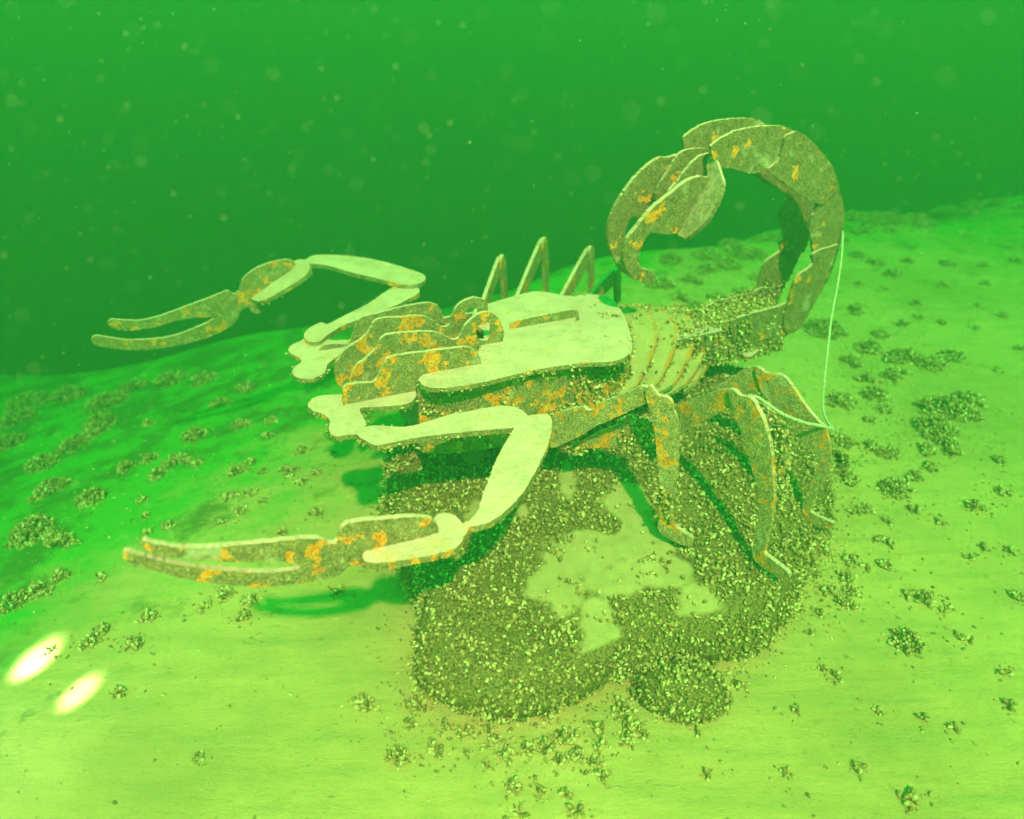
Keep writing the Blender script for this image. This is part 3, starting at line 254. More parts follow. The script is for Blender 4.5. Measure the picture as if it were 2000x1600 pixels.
def make_steel(name, silt_lo=.35, silt_hi=.75, rust=.56, silt=SILT, edge_rust=False, dim=1.0):
    """corroded plate: silt lies on whatever faces up, the other faces are grimy with rust spots."""
    m, nt, b = new_mat(name)
    geo = N(nt, 'NewGeometry'); pos = geo.outputs['Position']
    nz = N(nt, 'SeparateXYZ'); nt.links.new(geo.outputs['True Normal'], nz.inputs[0])
    fine = noise_tex(nt, pos, 190, 3, .7)
    mid = noise_tex(nt, pos, 38, 4, .7)
    big = noise_tex(nt, pos, 9, 3, .55)
    blot = noise_tex(nt, pos, 14.5, 4, .62)
    grime = ramp(nt, fine, [(.28, (.06, .044, .028)), (.42, (.165, .118, .075)), (.57, (.29, .21, .138)), (.72, (.56, .44, .32))])
    tone = ramp(nt, mid, [(.35, (.72, .74, .66)), (.65, (1.2, 1.15, 1.05))])
    grime = mixc(nt, 1.0, grime, tone, 'MULTIPLY')
    if dim != 1.0: grime = mixc(nt, 1.0, grime, (dim, dim*.92, dim), 'MULTIPLY')
    pale = ramp(nt, noise_tex(nt, pos, 11, 3, .6), [(.60, (0, 0, 0)), (.70, (.55, .55, .55))])
    grime = mixc(nt, pale, grime, (.48, .44, .40))
    rc = ramp(nt, mid, [(.3, (.58, .15, .012)), (.5, (.88, .26, .025)), (.7, (.95, .40, .09))])
    rmask = ramp(nt, blot, [(rust+.02, (0, 0, 0)), (rust+.05, (1, 1, 1))])
    rspeck = ramp(nt, fine, [(.40, (0, 0, 0)), (.47, (1, 1, 1))])
    small = ramp(nt, noise_tex(nt, pos, 34, 3, .6), [(.69, (0, 0, 0)), (.71, (1, 1, 1))])
    rmask = mathn(nt, 'MAXIMUM', rmask, small)
    side = mixc(nt, mathn(nt, 'MULTIPLY', rmask, rspeck), grime, rc)
    sc = ramp(nt, big, [(.35, tuple(v*.88 for v in silt)), (.65, tuple(v*1.08 for v in silt))])
    sc = mixc(nt, ramp(nt, noise_tex(nt, pos, 17, 6, .75), [(.50, (0, 0, 0)), (.70, (.55, .55, .55))]), sc, (.38, .26, .19))
    sc = mixc(nt, ramp(nt, noise_tex(nt, pos, 85, 4, .75), [(.50, (0, 0, 0)), (.68, (.5, .5, .5))]), sc, (.40, .27, .18))
    sc = mixc(nt, ramp(nt, fine, [(.64, (0, 0, 0)), (.72, (.5, .5, .5))]), sc, (.20, .14, .09))
    sc = mixc(nt, ramp(nt, blot, [(.56, (0, 0, 0)), (.70, (.5, .5, .5))]), sc, (.66, .33, .12))
    up = N(nt, 'MapRange'); up.inputs['From Min'].default_value = silt_lo; up.inputs['From Max'].default_value = silt_hi
    wob = mathn(nt, 'MULTIPLY', mathn(nt, 'SUBTRACT', mid, .5), .5)
    nt.links.new(mathn(nt, 'ADD', nz.outputs['Z'], wob), up.inputs['Value'])
    c = mixc(nt, up.outputs[0], side, sc)
    if edge_rust:
        at = N(nt, 'Attribute'); at.attribute_name = 'tint'
        em = mathn(nt, 'ADD', mathn(nt, 'MULTIPLY', at.outputs['Fac'], .42), mathn(nt, 'MULTIPLY', mathn(nt, 'SUBTRACT', mid, .5), 1.3))
        c = mixc(nt, ramp(nt, em, [(.20, (0, 0, 0)), (.30, (1, 1, 1))]), c, mixc(nt, blot, (.13, .09, .05), rc))
    nt.links.new(c, b.inputs['Base Color'])
    b.inputs['Roughness'].default_value = .9; b.inputs['Specular IOR Level'].default_value = .15
    bump(nt, mathn(nt, 'ADD', mathn(nt, 'ADD', mid, mathn(nt, 'MULTIPLY', big, 1.5)), mathn(nt, 'MULTIPLY', fine, .5)), .8, .008, b)
    return m

def make_shell():
    m, nt, b = new_mat('mussel_shell')
    at = N(nt, 'Attribute'); at.attribute_name = 'tint'
    pos = N(nt, 'NewGeometry').outputs['Position']
    n1 = noise_tex(nt, pos, 120, 2, .6)
    c = ramp(nt, at.outputs['Fac'], [(0, (.04, .025, .011)), (.30, (.14, .072, .028)), (.55, (.32, .172, .068)), (.80, (.55, .36, .17)), (1, (.92, .76, .50))])
    c = mixc(nt, ramp(nt, n1, [(.4, (0, 0, 0)), (.7, (.45, .45, .45))]), c, (.36, .25, .12))
    nz = N(nt, 'SeparateXYZ'); nt.links.new(N(nt, 'NewGeometry').outputs['Normal'], nz.inputs[0])
    c = mixc(nt, ramp(nt, nz.outputs['Z'], [(.5, (0, 0, 0)), (1, (.5, .5, .5))]), c, (.36, .24, .12))
    nt.links.new(c, b.inputs['Base Color'])
    b.inputs['Roughness'].default_value = .5; b.inputs['Specular IOR Level'].default_value = .35
    return m

def make_rock():
    m, nt, b = new_mat('silted_rock')
    geo = N(nt, 'NewGeometry'); pos = geo.outputs['Position']
    at = N(nt, 'Attribute'); at.attribute_name = 'tint'
    fine = noise_tex(nt, pos, 130, 3, .6); mid = noise_tex(nt, pos, 20, 4, .6)
    bare = ramp(nt, mid, [(.3, (.38, .265, .15)), (.7, (.50, .355, .205))])
    bare = mixc(nt, ramp(nt, fine, [(.64, (0, 0, 0)), (.74, (.5, .5, .5))]), bare, (.2, .18, .09))
    dark = ramp(nt, fine, [(.35, (.055, .034, .016)), (.62, (.28, .175, .085))])
    c = mixc(nt, at.outputs['Fac'], dark, bare)
    nt.links.new(c, b.inputs['Base Color']); b.inputs['Roughness'].default_value = .95
    b.inputs['Specular IOR Level'].default_value = .1
    bump(nt, mathn(nt, 'ADD', mid, mathn(nt, 'MULTIPLY', fine, .4)), .6, .01, b)
    return m

def make_plain(name, col, rough=.9):
    m, nt, b = new_mat(name)
    pos = N(nt, 'NewGeometry').outputs['Position']
    f = noise_tex(nt, pos, 90, 3, .6)
    c = ramp(nt, f, [(.3, tuple(v*.6 for v in col)), (.7, tuple(min(1, v*1.15) for v in col))])
    nt.links.new(c, b.inputs['Base Color']); b.inputs['Roughness'].default_value = rough
    return m

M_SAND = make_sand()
M_PLATE = make_steel('silted_steel_plate')
M_TAIL = make_steel('grimy_steel_plate', rust=.585, dim=.80)
M_TERG = make_steel('silted_back_plate', silt_lo=-.1, silt_hi=.45, rust=.60, silt=(.42, .32, .18), edge_rust=True)
M_RUST = make_steel('rusty_steel_plate', rust=.520)
M_SHELL = make_shell()
M_ROCK = make_rock()
M_LEG = make_steel('rusty_leg_plate', rust=.515, dim=1.45)
M_ROPE = make_plain('pale_rope_fibre', (.50, .50, .44))
M_FUZZ = make_plain('silted_algae', (.33, .31, .15))
M_SPECK = make_plain('pale_plankton', (.36, .42, .36))

# ------------------------------------------------------------------ water: one closed box of green haze around everything
def box_mesh(name, lo, hi, mat=None):
    v = [(x, y, z) for x in (lo[0], hi[0]) for y in (lo[1], hi[1]) for z in (lo[2], hi[2])]
    f = [(0, 1, 3, 2), (4, 6, 7, 5), (0, 4, 5, 1), (2, 3, 7, 6), (0, 2, 6, 4), (1, 5, 7, 3)]
    return mesh_np(name, v, f, mat)

m = bpy.data.materials.new('lake_water'); m.use_nodes = True
nt = m.node_tree
nt.nodes.remove(nt.nodes['Principled BSDF'])
vol = N(nt, 'VolumePrincipled')
vol.inputs['Color'].default_value = WATER_COLOR
vol.inputs['Absorption Color'].default_value = WATER_ABSORB
vol.inputs['Density'].default_value = WATER_DENSITY
vol.inputs['Anisotropy'].default_value = 0.0
nt.links.new(vol.outputs[0], nt.nodes['Material Output'].inputs['Volume'])
haze = obj('haze', box_mesh('haze', (-27, -7, -9), (27, 33, 2.5), m))
tag(haze, kind='stuff')

# ------------------------------------------------------------------ sea bed
def bed_z(x, y):
    d = (-.40*x if x > 0 else .10*x) + .917*y                      # across the crest that runs from near left to far right
    e = d - 4.62 - .15*math.sin(x*.9+1) - .16*math.sin(x*2.3+y*1.1)
    z = -e*e/(e+.9)*.75 if e > 0 else 0.0
    l = -x*.8 + y*.5 - 1.55                  # falls away towards the left as well
    if l > 0: z -= .26*(math.sqrt(l*l+.5) - .7071)
    z += .022*math.sin(x*1.7+.6)*math.sin(y*1.4+x*.4) + .008*math.sin(x*5.1+y*2.2)*math.sin(y*4.3-x)
    return max(z, -7.6 + .2*math.sin(x)*math.sin(y))

def axis_pts(lo, hi, dense_lo, dense_hi, fine, coarse):
    a = [dense_lo]
    while a[-1] < dense_hi: a.append(a[-1]+fine)
    st = fine
    while a[-1] < hi: st = min(st*1.25, coarse); a.append(min(hi, a[-1]+st))
    st = fine; b = [dense_lo]
    while b[-1] > lo: st = min(st*1.25, coarse); b.append(max(lo, b[-1]-st))
    return sorted(set(b[1:] + a))

xs = axis_pts(-26, 26, -3.2, 5.0, .045, .8)
ys = axis_pts(-6, 32, .8, 7.5, .045, .8)
gv = [(x, y, bed_z(x, y)) for y in ys for x in xs]
nx = len(xs)
ii = np.array([[j*nx+i, j*nx+i+1, (j+1)*nx+i+1, (j+1)*nx+i] for j in range(len(ys)-1) for i in range(nx-1)])
def falloff_at(x, y):  # strength of the light falloff painted into the bed colour
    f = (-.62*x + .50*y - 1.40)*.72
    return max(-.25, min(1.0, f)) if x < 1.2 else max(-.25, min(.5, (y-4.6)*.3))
bed = obj('sea_bed', mesh_np('sea_bed', np.array(gv), ii, M_SAND, smooth=True, tint=[falloff_at(x, y) for x, y, z in gv]))
tag(bed, kind='structure')

# ------------------------------------------------------------------ mussels
def shell_proto(k):
    """one mussel, 1 long: umbo at x=0, gaping rim at x=1; returns verts, quads, tint offset."""
    rng = np.random.default_rng(100+k)
    ts = [0, .12, .38, .68, .9, 1.0]
    ws = [.03, .14, .23, .265, .20, .06]
    hs = [.03, .17, .28, .27, .17, .04]
    nseg = 6; vs = []; ti = []
    for t, w, h in zip(ts, ws, hs):
        bend = -.10*math.sin(t*math.pi)+rng.normal(0, .012)
        for s in range(nseg):
            a = 2*math.pi*s/nseg
            keel = 1.15 if s in (0, 3) else 1.0
            vs.append((t-.12, bend+math.cos(a)*w*keel, math.sin(a)*h))
            ti.append(-.12+.34*t**2 + (.22 if s in (0, 3) else 0))
    fs = []
    for r in range(len(ts)-1):
        for s in range(nseg):
            a, b_ = r*nseg+s, r*nseg+(s+1) % nseg
            fs.append((a, b_, b_+nseg, a+nseg))
    return np.array(vs), np.array(fs), np.array(ti)
PROTO = [shell_proto(k) for k in range(5)]

def basis(n, lean, spin):
    n = V(n).normalized()
    t = n.orthogonal().normalized()
    t = Matrix.Rotation(spin, 3, n) @ t
    ax = (n*math.cos(lean) + t*math.sin(lean)).normalized()      # shell's long axis
    side = ax.cross(n)
    if side.length < 1e-3: side = ax.orthogonal()
    side = Matrix.Rotation(random.uniform(-.9, .9), 3, ax) @ side.normalized()
    return ax, side, ax.cross(side)

def mussel_frames(pts, nrms, size=(.008, .0245), lean=(.25, 1.45)):
    fr = []
    for p, n in zip(pts, nrms):
        ax, sd, up = basis(n, random.uniform(*lean), random.uniform(0, 6.283))
        L_ = random.triangular(size[0], size[1], size[0]*.7+size[1]*.3)
        fr.append((np.array(p), np.array([ax, sd, up]), L_, random.randrange(5), min(1, max(0, random.gauss(.50, .20)))))
    return fr

def mussels_mesh(name, frames):
    vs, fs, ti, off = [], [], [], 0
    for p, B_, L_, k, tint in frames:
        pv, pf, pt = PROTO[k]
        vs.append(pv*L_ @ B_ + p); fs.append(pf+off); ti.append(np.clip(pt+tint, 0, 1)); off += len(pv)
    return mesh_np(name, np.concatenate(vs), np.concatenate(fs), M_SHELL, smooth=True, tint=np.concatenate(ti))

SHELL_MESHES = []
for k in range(5):
    for tint in (.18, .34, .48, .72):
        pv, pf, pt = PROTO[k]
        SHELL_MESHES.append((tint, k, mesh_np('mussel', pv, pf, M_SHELL, smooth=True, tint=np.clip(pt+tint, 0, 1))))

def single_mussels(frames, parent, origin):
    for p, B_, L_, k, tint in frames:
        me = min((m_ for m_ in SHELL_MESHES if m_[1] == k), key=lambda m_: abs(m_[0]-tint))[2]
        o = obj('mussel', me, parent)
        mt = Matrix(((B_[0][0]*L_, B_[1][0]*L_, B_[2][0]*L_, p[0]-origin[0]), (B_[0][1]*L_, B_[1][1]*L_, B_[2][1]*L_, p[1]-origin[1]),
                     (B_[0][2]*L_, B_[1][2]*L_, B_[2][2]*L_, p[2]-origin[2]), (0, 0, 0, 1)))
        o.matrix_local = mt

def tri_sample(verts, faces, count, mask=None):
    """area-weighted points on a quad or triangle soup, with face normals."""
    v = np.asarray(verts)
    tris = []
    for f in faces:
        for k in range(1, len(f)-1): tris.append((f[0], f[k], f[k+1]))
    t = v[np.array(tris)]
    cr = np.cross(t[:, 1]-t[:, 0], t[:, 2]-t[:, 0]); ar = np.linalg.norm(cr, axis=1)
    idx = RNG.choice(len(t), size=count, p=ar/ar.sum())
    a, b_ = RNG.random(count), RNG.random(count)
    fl = a+b_ > 1; a[fl] = 1-a[fl]; b_[fl] = 1-b_[fl]
    p = t[idx, 0]+(t[idx, 1]-t[idx, 0])*a[:, None]+(t[idx, 2]-t[idx, 0])*b_[:, None]
    n = cr[idx]/np.maximum(ar[idx], 1e-12)[:, None]
    if mask is not None:
        keep = np.array([mask(q, m_) for q, m_ in zip(p, n)])
        p, n = p[keep], n[keep]
    return p, n

# ------------------------------------------------------------------ outline helpers
def smooth_loop(pts, step=.009, jit=.0):
    """closed Catmull-Rom through pts, resampled about every step."""
    n = len(pts); P_ = [V(p) for p in pts]; out = []
    for i in range(n):
        p0, p1, p2, p3 = P_[i-1], P_[i], P_[(i+1) % n], P_[(i+2) % n]
        d = (p2-p1).length
        if d < 1e-5: continue
        # tighten the tangents so corners do not overshoot
        m1 = (p2-p0)*.5*min(1, 2*d/max((p2-p0).length, 1e-6)); m2 = (p3-p1)*.5*min(1, 2*d/max((p3-p1).length, 1e-6))
        k = max(1, int(d/step+.5))
        for j in range(k):
            t = j/k
            q = p1*(2*t**3-3*t*t+1)+m1*(t**3-2*t*t+t)+p2*(-2*t**3+3*t*t)+m2*(t**3-t*t)
            out.append(q)
    return out

def plate_geometry(outline, hole, ext, jit=.0008, seed=0):
    rng = random.Random(seed)
    e = V(ext); axis = e.normalized()
    def rough(loop):
        res = []
        for q in loop:
            r_ = V((rng.gauss(0, jit), rng.gauss(0, jit), rng.gauss(0, jit)))
            res.append(q + r_ - axis*r_.dot(axis))
        return res
    loops = [rough(smooth_loop(outline))]
    if hole: loops.append(rough(smooth_loop(hole)))
    allp = [p for l_ in loops for p in l_]
    tris = tessellate_polygon(loops)
    nfront = len(allp)
    inset = .0022
    verts = list(allp) + [p+e for p in allp]
    faces = []
    nrm = None
    for t in tris:
        a, b_, c_ = (allp[i] for i in t)
        nn = (b_-a).cross(c_-a)
        t = list(t)
        if nn.dot(axis) > 0: t.reverse()
        faces.append(t); faces.append([i+nfront for i in reversed(t)])
    base = 0
    for l_ in loops:
        n = len(l_)
        # signed direction of this loop about the axis
        s = sum(((l_[i]).cross(l_[(i+1) % n])).dot(axis) for i in range(n))
        ishole = base > 0
        for i in range(n):
            a, b_ = base+i, base+(i+1) % n
            q = [a, b_, b_+nfront, a+nfront]
            if (s > 0) == ishole: q.reverse()
            faces.append(q)
        base += n
    return verts, faces, loops[0], e

# ------------------------------------------------------------------ slab the sculpture stands on
def slab_top(x, y):
    return .212 + (y-1.6)*.115 + .03*noise.noise(V((x*2.2, y*2.2, 2))) + .012*noise.noise(V((x*7, y*7, 4))) - .26*max(0, min(1, (x-.85)/.6))**1.3
def in_bare(x, y):
    """>0 inside a patch of bare silt."""
    b = -1.0
    for cx, cy, rx, ry in BARE_PATCHES:
        d = 1-math.hypot((x-cx)/rx, (y-cy)/ry)
        b = max(b, d)
    return b + .95*fbm((x, y), 9, 4) - .02
edge = smooth_loop([(x, y, 0) for x, y in SLAB_EDGE], step=.02)
cx = sum(p.x for p in edge)/len(edge); cy = sum(p.y for p in edge)/len(edge)
prof = [(s_, 1.0) for s_ in np.linspace(.03, .92, 60)] + [(.94, .97), (.965, .90), (.985, .78), (1.0, .60), (1.005, .42), (.985, .30), (.95, .20), (.90, .12), (.88, -.25)]
sv, st_, sf = [], [], []
ne = len(edge)
for s_, h in prof:
    for p in edge:
        x, y = cx+(p.x-cx)*s_, cy+(p.y-cy)*s_
        out = V((p.x-cx, p.y-cy, 0)).normalized()
        wob = (.075*fbm((x, y, h*.5), 5.0, 4, 9)) if s_ > .9 else 0
        x += out.x*wob; y += out.y*wob
        zt = slab_top(x, y)
        sv.append((x, y, zt*h if h > 0 else h*.4))
        st_.append(min(1, max(0, in_bare(x, y)*6+.5)) if s_ < .93 else 0.0)
sv.append((cx, cy, slab_top(cx, cy))); st_.append(0)
for r_ in range(len(prof)-1):
    for i in range(ne):
        a, b_ = r_*ne+i, r_*ne+(i+1) % ne
        sf.append([a, a+ne, b_+ne, b_])
for i in range(ne): sf.append([len(sv)-1, i, (i+1) % ne])
slab_o = V((cx, cy, 0))
sv = np.array(sv)
slab = obj('rock_slab', mesh_np('rock_slab', sv-np.array(slab_o), sf, M_ROCK, smooth=True, tint=st_), loc=slab_o)
tag(slab, 'broad low rock slab crusted with mussels under the scorpion, silt patches on top', 'rock')
def slab_mask(p, n):
    if p[2] < .015: return False
    if n[2] > .6 and in_bare(p[0], p[1]) > -.02: return fbm(p, 13, 2, 21) > .30 or random.random() < max(.03, .55-5*in_bare(p[0], p[1]))
    if p[1] > 2.75 and n[2] < .5: return False
    if fbm(p, 15, 3, 31) > .24: return False
    return True
sp, sn = tri_sample(sv, sf, 19000, slab_mask)
fr = mussel_frames(sp+sn*.003, sn)
# a second, looser layer in heaps
hp, hn = tri_sample(sv, sf, 6500, lambda p, n: slab_mask(p, n) and in_bare(p[0], p[1]) < -.15 and fbm(p, 9, 2, 4) > -.05)
fr += mussel_frames(hp+hn*.012, hn, lean=(.1, 1.2))
def seen_score(f):
    d = math.dist(f[0], (0, 0, 1.9))
    hid = 0 if (f[0][1] < 2.3) else 1
    return f[2]/d - hid
fr.sort(key=seen_score, reverse=True)
single_mussels(fr[:300], slab, slab_o)
tag(obj('mussel_crust', mussels_mesh('mussel_crust', [(p-np.array(slab_o), B_, L_, k, t) for p, B_, L_, k, t in fr[300:]]), slab), kind='stuff')

# ------------------------------------------------------------------ boulder leaning on the front of the slab
def boulder(loc, rad, seed):
    bm = bmesh.new(); bmesh.ops.create_icosphere(bm, subdivisions=3, radius=1)
    for v in bm.verts:
        k = 1+.22*fbm(v.co, 1.6, 3, seed)
        v.co = V((v.co.x*rad[0]*k, v.co.y*rad[1]*k, v.co.z*rad[2]*k+rad[2]*.35))
    vs = [tuple(v.co) for v in bm.verts]; fs = [[v.index for v in f.verts] for f in bm.faces]; bm.free()
    o = obj('mussel_boulder', mesh_np('mussel_boulder', vs, fs, M_ROCK, smooth=True, tint=[0]*len(vs)), loc=loc)
    p, n = tri_sample(vs, fs, 1150, lambda q, m_: q[2] > -.01)
    f_ = mussel_frames(p+n*.003, n)
    f_.sort(key=lambda q: q[2]+ (.02 if q[0][1] < 0 or q[0][2] > .05 else 0), reverse=True)
    single_mussels(f_[:60], o, (0, 0, 0))
    tag(obj('mussel_crust', mussels_mesh('mussel_crust', f_[60:]), o), kind='stuff')
    return o
tag(boulder((.505, 1.56, -.01), (.135, .105, .095), 3.3), 'rounded boulder wholly covered in mussels, lying against the front of the big rock slab', 'rock')

# ------------------------------------------------------------------ scorpion
BASE = V((.1, 2.55, .3))
scorpion = bpy.data.objects.new('scorpion_sculpture', None)
scorpion.location = BASE
COL.objects.link(scorpion)
tag(scorpion, 'large rusty scorpion sculpture of silt covered steel plates, tail raised, on the rock slab', 'sculpture')
ax_b = V((math.cos(R(23)), math.sin(R(23)), 0)); ax_l = V((math.sin(R(23)), -math.cos(R(23)), 0)); ORG = V((0, 2.572, 0))
def loc3(s_, l_, z): return ORG+ax_b*s_+ax_l*l_+V((0, 0, z))
def rel(vs): return [tuple(V(v)-BASE) for v in vs]
parts = {}; geo_of = {}; fringe = []
RUSTY = {'r3', 'r2', 'r4', 'pR', 'shB', 'shC', 'shA', 'legC', 'legB', 'legE'}
for idx, (key, name, parent, outline, hole, ext) in enumerate(PLATES):
    vs, fs, loop, e = plate_geometry(outline, hole, ext, seed=idx)
    mat = M_LEG if name in ('leg', 'shin') else M_RUST if key in RUSTY else (M_TAIL if name in ('tail_plate', 'stinger', 'stinger_rib', 'stinger_web') else M_PLATE)
    par = parts[parent] if parent else scorpion
    parts[key] = obj(name, mesh_np(name, rel(vs), fs, mat), par)
    geo_of[key] = (vs, fs)
    for a, b_ in zip(loop, loop[1:]+loop[:1]):
        fringe.append((a, b_, e))

def box_part(name, s0, s1, l0, l1, z0, z1, mat, key, bulge=None):
    # a welded box beam with slightly uneven faces
    n = 8; vs, fs = [], []
    for i in range(n+1):
        s_ = s0+(s1-s0)*i/n
        for (l_, z) in ((l0, z0), (l1, z0), (l1, (z0+z1)/2), (l1, z1), (l0, z1), (l0, (z0+z1)/2)):
            j = .006*noise.noise(V((s_*9, l_*9, z*9)))
            vs.append(loc3(s_, l_+j+(bulge(i/n) if bulge else 0), z+j))
    for i in range(n):
        for k in range(6):
            fs.append([i*6+k, i*6+(k+1) % 6, i*6+6+(k+1) % 6, i*6+6+k])
    fs.append([5, 4, 3, 2, 1, 0]); fs.append([n*6+k for k in range(6)])
    bm = bmesh.new()
    bv = [bm.verts.new(v) for v in vs]
    for f in fs: bm.faces.new([bv[i] for i in f])
    bmesh.ops.recalc_face_normals(bm, faces=bm.faces)
    bm.verts.index_update()
    fs = [[v.index for v in f.verts] for f in bm.faces]; bm.free()
    parts[key] = obj(name, mesh_np(name, rel(vs), fs, mat), scorpion)
    geo_of[key] = ([tuple(v) for v in vs], fs)
box_part('body_side', -.43, .37, .17, .185, .46, .737, M_RUST, 'sideN', lambda u: .045+.075*math.sin(u*math.pi)**.7)
box_part('body_side', -.43, .36, -.235, -.22, .46, .742, M_PLATE, 'sideF')
box_part('belly_plate', -.42, .40, -.215, .165, .45, .47, M_PLATE, 'belly')
box_part('head_floor', -.50, -.30, -.19, .20, .675, .69, M_PLATE, 'floor')
box_part('support_post', -.10, .12, -.10, .06, .24, .449, M_TAIL, 'post')

# overlapping arched back plates behind the carapace, each with a rounded rear edge
TERG = [(.30, .590, .705, .300), (.40, .690, .683, .285), (.50, .785, .655, .262), (.62, .872, .625, .228), (.74, .945, .600, .190)]
terg_rims = []
for i, (s0, sr, zt, w) in enumerate(TERG):
    na, nb = 40, 12; vs, fs, ti = [], [], []
    for layer in (0, 1):
        for jj in range(nb+1):
            u = jj/nb
            for k in range(na+1):
                q = -1+2*k/na                                   # across, -1 far side .. 1 near side
                l_ = -.035+w*math.copysign(abs(q)**.9, q)
                se = sr-.20*abs(q)**2.2                           # rounded rear edge
                s_ = (s0-.06*abs(q))*(1-u)+se*u
                z = zt-(.145 if q > 0 else .12)*abs(q)**1.9+.016*u*u-.030*(1-u)-layer*.016
                n_ = .004*noise.noise(V((s_*16, l_*16, i*3)))
                vs.append(loc3(s_, l_+n_, z+n_)); ti.append(max(0, (u-.80)/.2)*(.55+.45*abs(q)))
                if layer == 0 and jj == nb: terg_rims.append((i, q, vs[-1]))
    m_ = (nb+1)*(na+1)
    for layer in (0, 1):
        for jj in range(nb):
            for k in range(na):
                a = layer*m_+jj*(na+1)+k
                fs.append([a, a+1, a+na+2, a+na+1])
    for jj in (0, nb):
        for k in range(na):
            a = jj*(na+1)+k; fs.append([a, a+1, a+1+m_, a+m_])
    for k in (0, na):
        for jj in range(nb):
            a = jj*(na+1)+k; b_ = a+na+1; fs.append([a, b_, b_+m_, a+m_])
    bm = bmesh.new(); bv = [bm.verts.new(v) for v in vs]
    for f in fs: bm.faces.new([bv[t] for t in f])
    bmesh.ops.recalc_face_normals(bm, faces=bm.faces); bm.verts.index_update()
    fs = [[v.index for v in f.verts] for f in bm.faces]; bm.free()
    parts['terg%d' % i] = obj('tergite', mesh_np('tergite', rel(vs), fs, M_TERG, tint=ti), scorpion)
    geo_of['terg%d' % i] = ([tuple(v) for v in vs], fs)
# root of the tail and the dark core under the back plates
box_part('body_core', .33, .86, -.16, .12, .50, .645, M_TAIL, 'core')
box_part('tail_root', .84, 1.22, -.085, .07, .47, .655, M_TERG, 'root')

# mussels grown on the sculpture
fr = []
def grow(key, count, mask, lift=.003, size=(.012, .024)):
    vs, fs = geo_of[key]
    p, n = tri_sample(vs, fs, count, mask)
    fr.extend(mussel_frames(p+n*lift, n, size=size))
def lpos(p):
    d = V(p)-ORG
    return d.dot(ax_b), d.dot(ax_l), p[2]
rim_p = [(p, q) for i, q, p in terg_rims if random.random() < (.55 if q > -.2 else .5)]
for rep_ in range(6):
    for p, q in rim_p:
        if fbm(p, 18, 2, 5+rep_) > -.05 and random.random() < .55:
            j_ = V((random.gauss(0, .006), random.gauss(0, .006), random.gauss(-.004, .005)))
            fr.extend(mussel_frames([p+j_+ax_b*random.uniform(-.004, .012)], [V((.5, .1, .9))], size=(.009, .021)))
for i in range(5):
    def tm(p, n, i=i):
        s_, l_, z = lpos(p)
        if n[2] < -.3 and l_ < .1: return False
        thick = (-l_*4.6-.12) + max(0, (s_-.66))*2.0 + 1.1*fbm(p, 8, 2, 3)
        if l_ > .22 and z < .57: thick += .3
        return random.random() < min(1, max(.03, thick))
    grow('terg%d' % i, 1700, tm)
for c_ in range(1):
    grow('core', 1500, lambda p, n: n[2] > -.2, lift=.006)
grow('root', 1300, lambda p, n: fbm(p, 9, 2, 6) > -.35)
grow('root', 700, lambda p, n: n[2] > .3, lift=.014)
def side_m(p, n):
    s_, l_, z = lpos(p)
    return l_ > .18 and (s_ > .02+.2*fbm(p, 8, 2, 1) or fbm(p, 10, 2, 8) > .22)
grow('sideN', 1900, side_m)
grow('sideN', 500, lambda p, n: lpos(p)[1] > .18 and lpos(p)[0] < -.30)
for k in ('carapace', 'rear_carapace'):
    grow(k, 1500, lambda p, n: lpos(p)[1] > .1 and n[2] < .3 and fbm(p, 9, 2, 1) > -.25, size=(.009, .018))
grow('rear_carapace', 900, lambda p, n: n[2] > .5 and lpos(p)[0] > .22 and fbm(p, 14, 2, 2) > .36, size=(.01, .02))
grow('seg1n', 260, lambda p, n: lpos(p)[0] < 1.02)
grow('seg1f', 420, lambda p, n: lpos(p)[0] < 1.25)
grow('seg2f', 260, lambda p, n: p[2] < .72+.1*fbm(p, 12, 2, 1))
grow('legD', 420, lambda p, n: lpos(p)[0] > .17+.04*fbm(p, 20, 2, 1) or (p[2] < .50 and random.random() < .6))
grow('shA', 460, lambda p, n: .38+.03*fbm(p, 12, 2, 2) < p[2] < .50 and random.random() < .85)
grow('legE', 260, lambda p, n: True)
for k in ('mR', 'mL', 'uaR'):
    grow(k, 420, lambda p, n: n[2] < .2 and fbm(p, 12, 2, 1) > .0, size=(.008, .016))
grow('hdL', 90, lambda p, n: n[2] < .2 and fbm(p, 14, 2, 1) > 0, size=(.010, .018))
fr.sort(key=lambda f: f[2]/math.dist(f[0], (0, 0, 1.9))+(0 if f[0][1] < 3.0 else -1), reverse=True)
single_mussels(fr[:200], scorpion, BASE)
tag(obj('mussel_crust', mussels_mesh('mussel_crust', [(p-np.array(BASE), B_, L_, k, t) for p, B_, L_, k, t in fr[200:]]), scorpion), kind='stuff')

# short silted algae along the plate edges
fv, ff = [], []
for a, b_, e in fringe:
    d = (b_-a)
    for _ in range(2):
        if random.random() < .35: continue
        t = random.random(); h = random.random()
        p = a+d*t+e*h
        out = d.cross(e)
        if out.length < 1e-9: continue
        out.normalize()
        if random.random() < .5: out = -out
        dirv = (out*random.uniform(.3, 1)+V((random.gauss(0, .5), random.gauss(0, .5), random.gauss(.1, .5)))).normalized()
        ln = random.triangular(.002, .014, .005); w = d.normalized()*random.uniform(.0007, .0016)
        i0 = len(fv)
        fv += [p-w, p+w, p+e.normalized()*w.length*1.5, p+dirv*ln]
        ff += [[i0, i0+1, i0+3], [i0+1, i0+2, i0+3], [i0+2, i0, i0+3]]
tag(obj('algae_fringe', mesh_np('algae_fringe', rel(fv), ff, M_FUZZ), scorpion), kind='stuff')

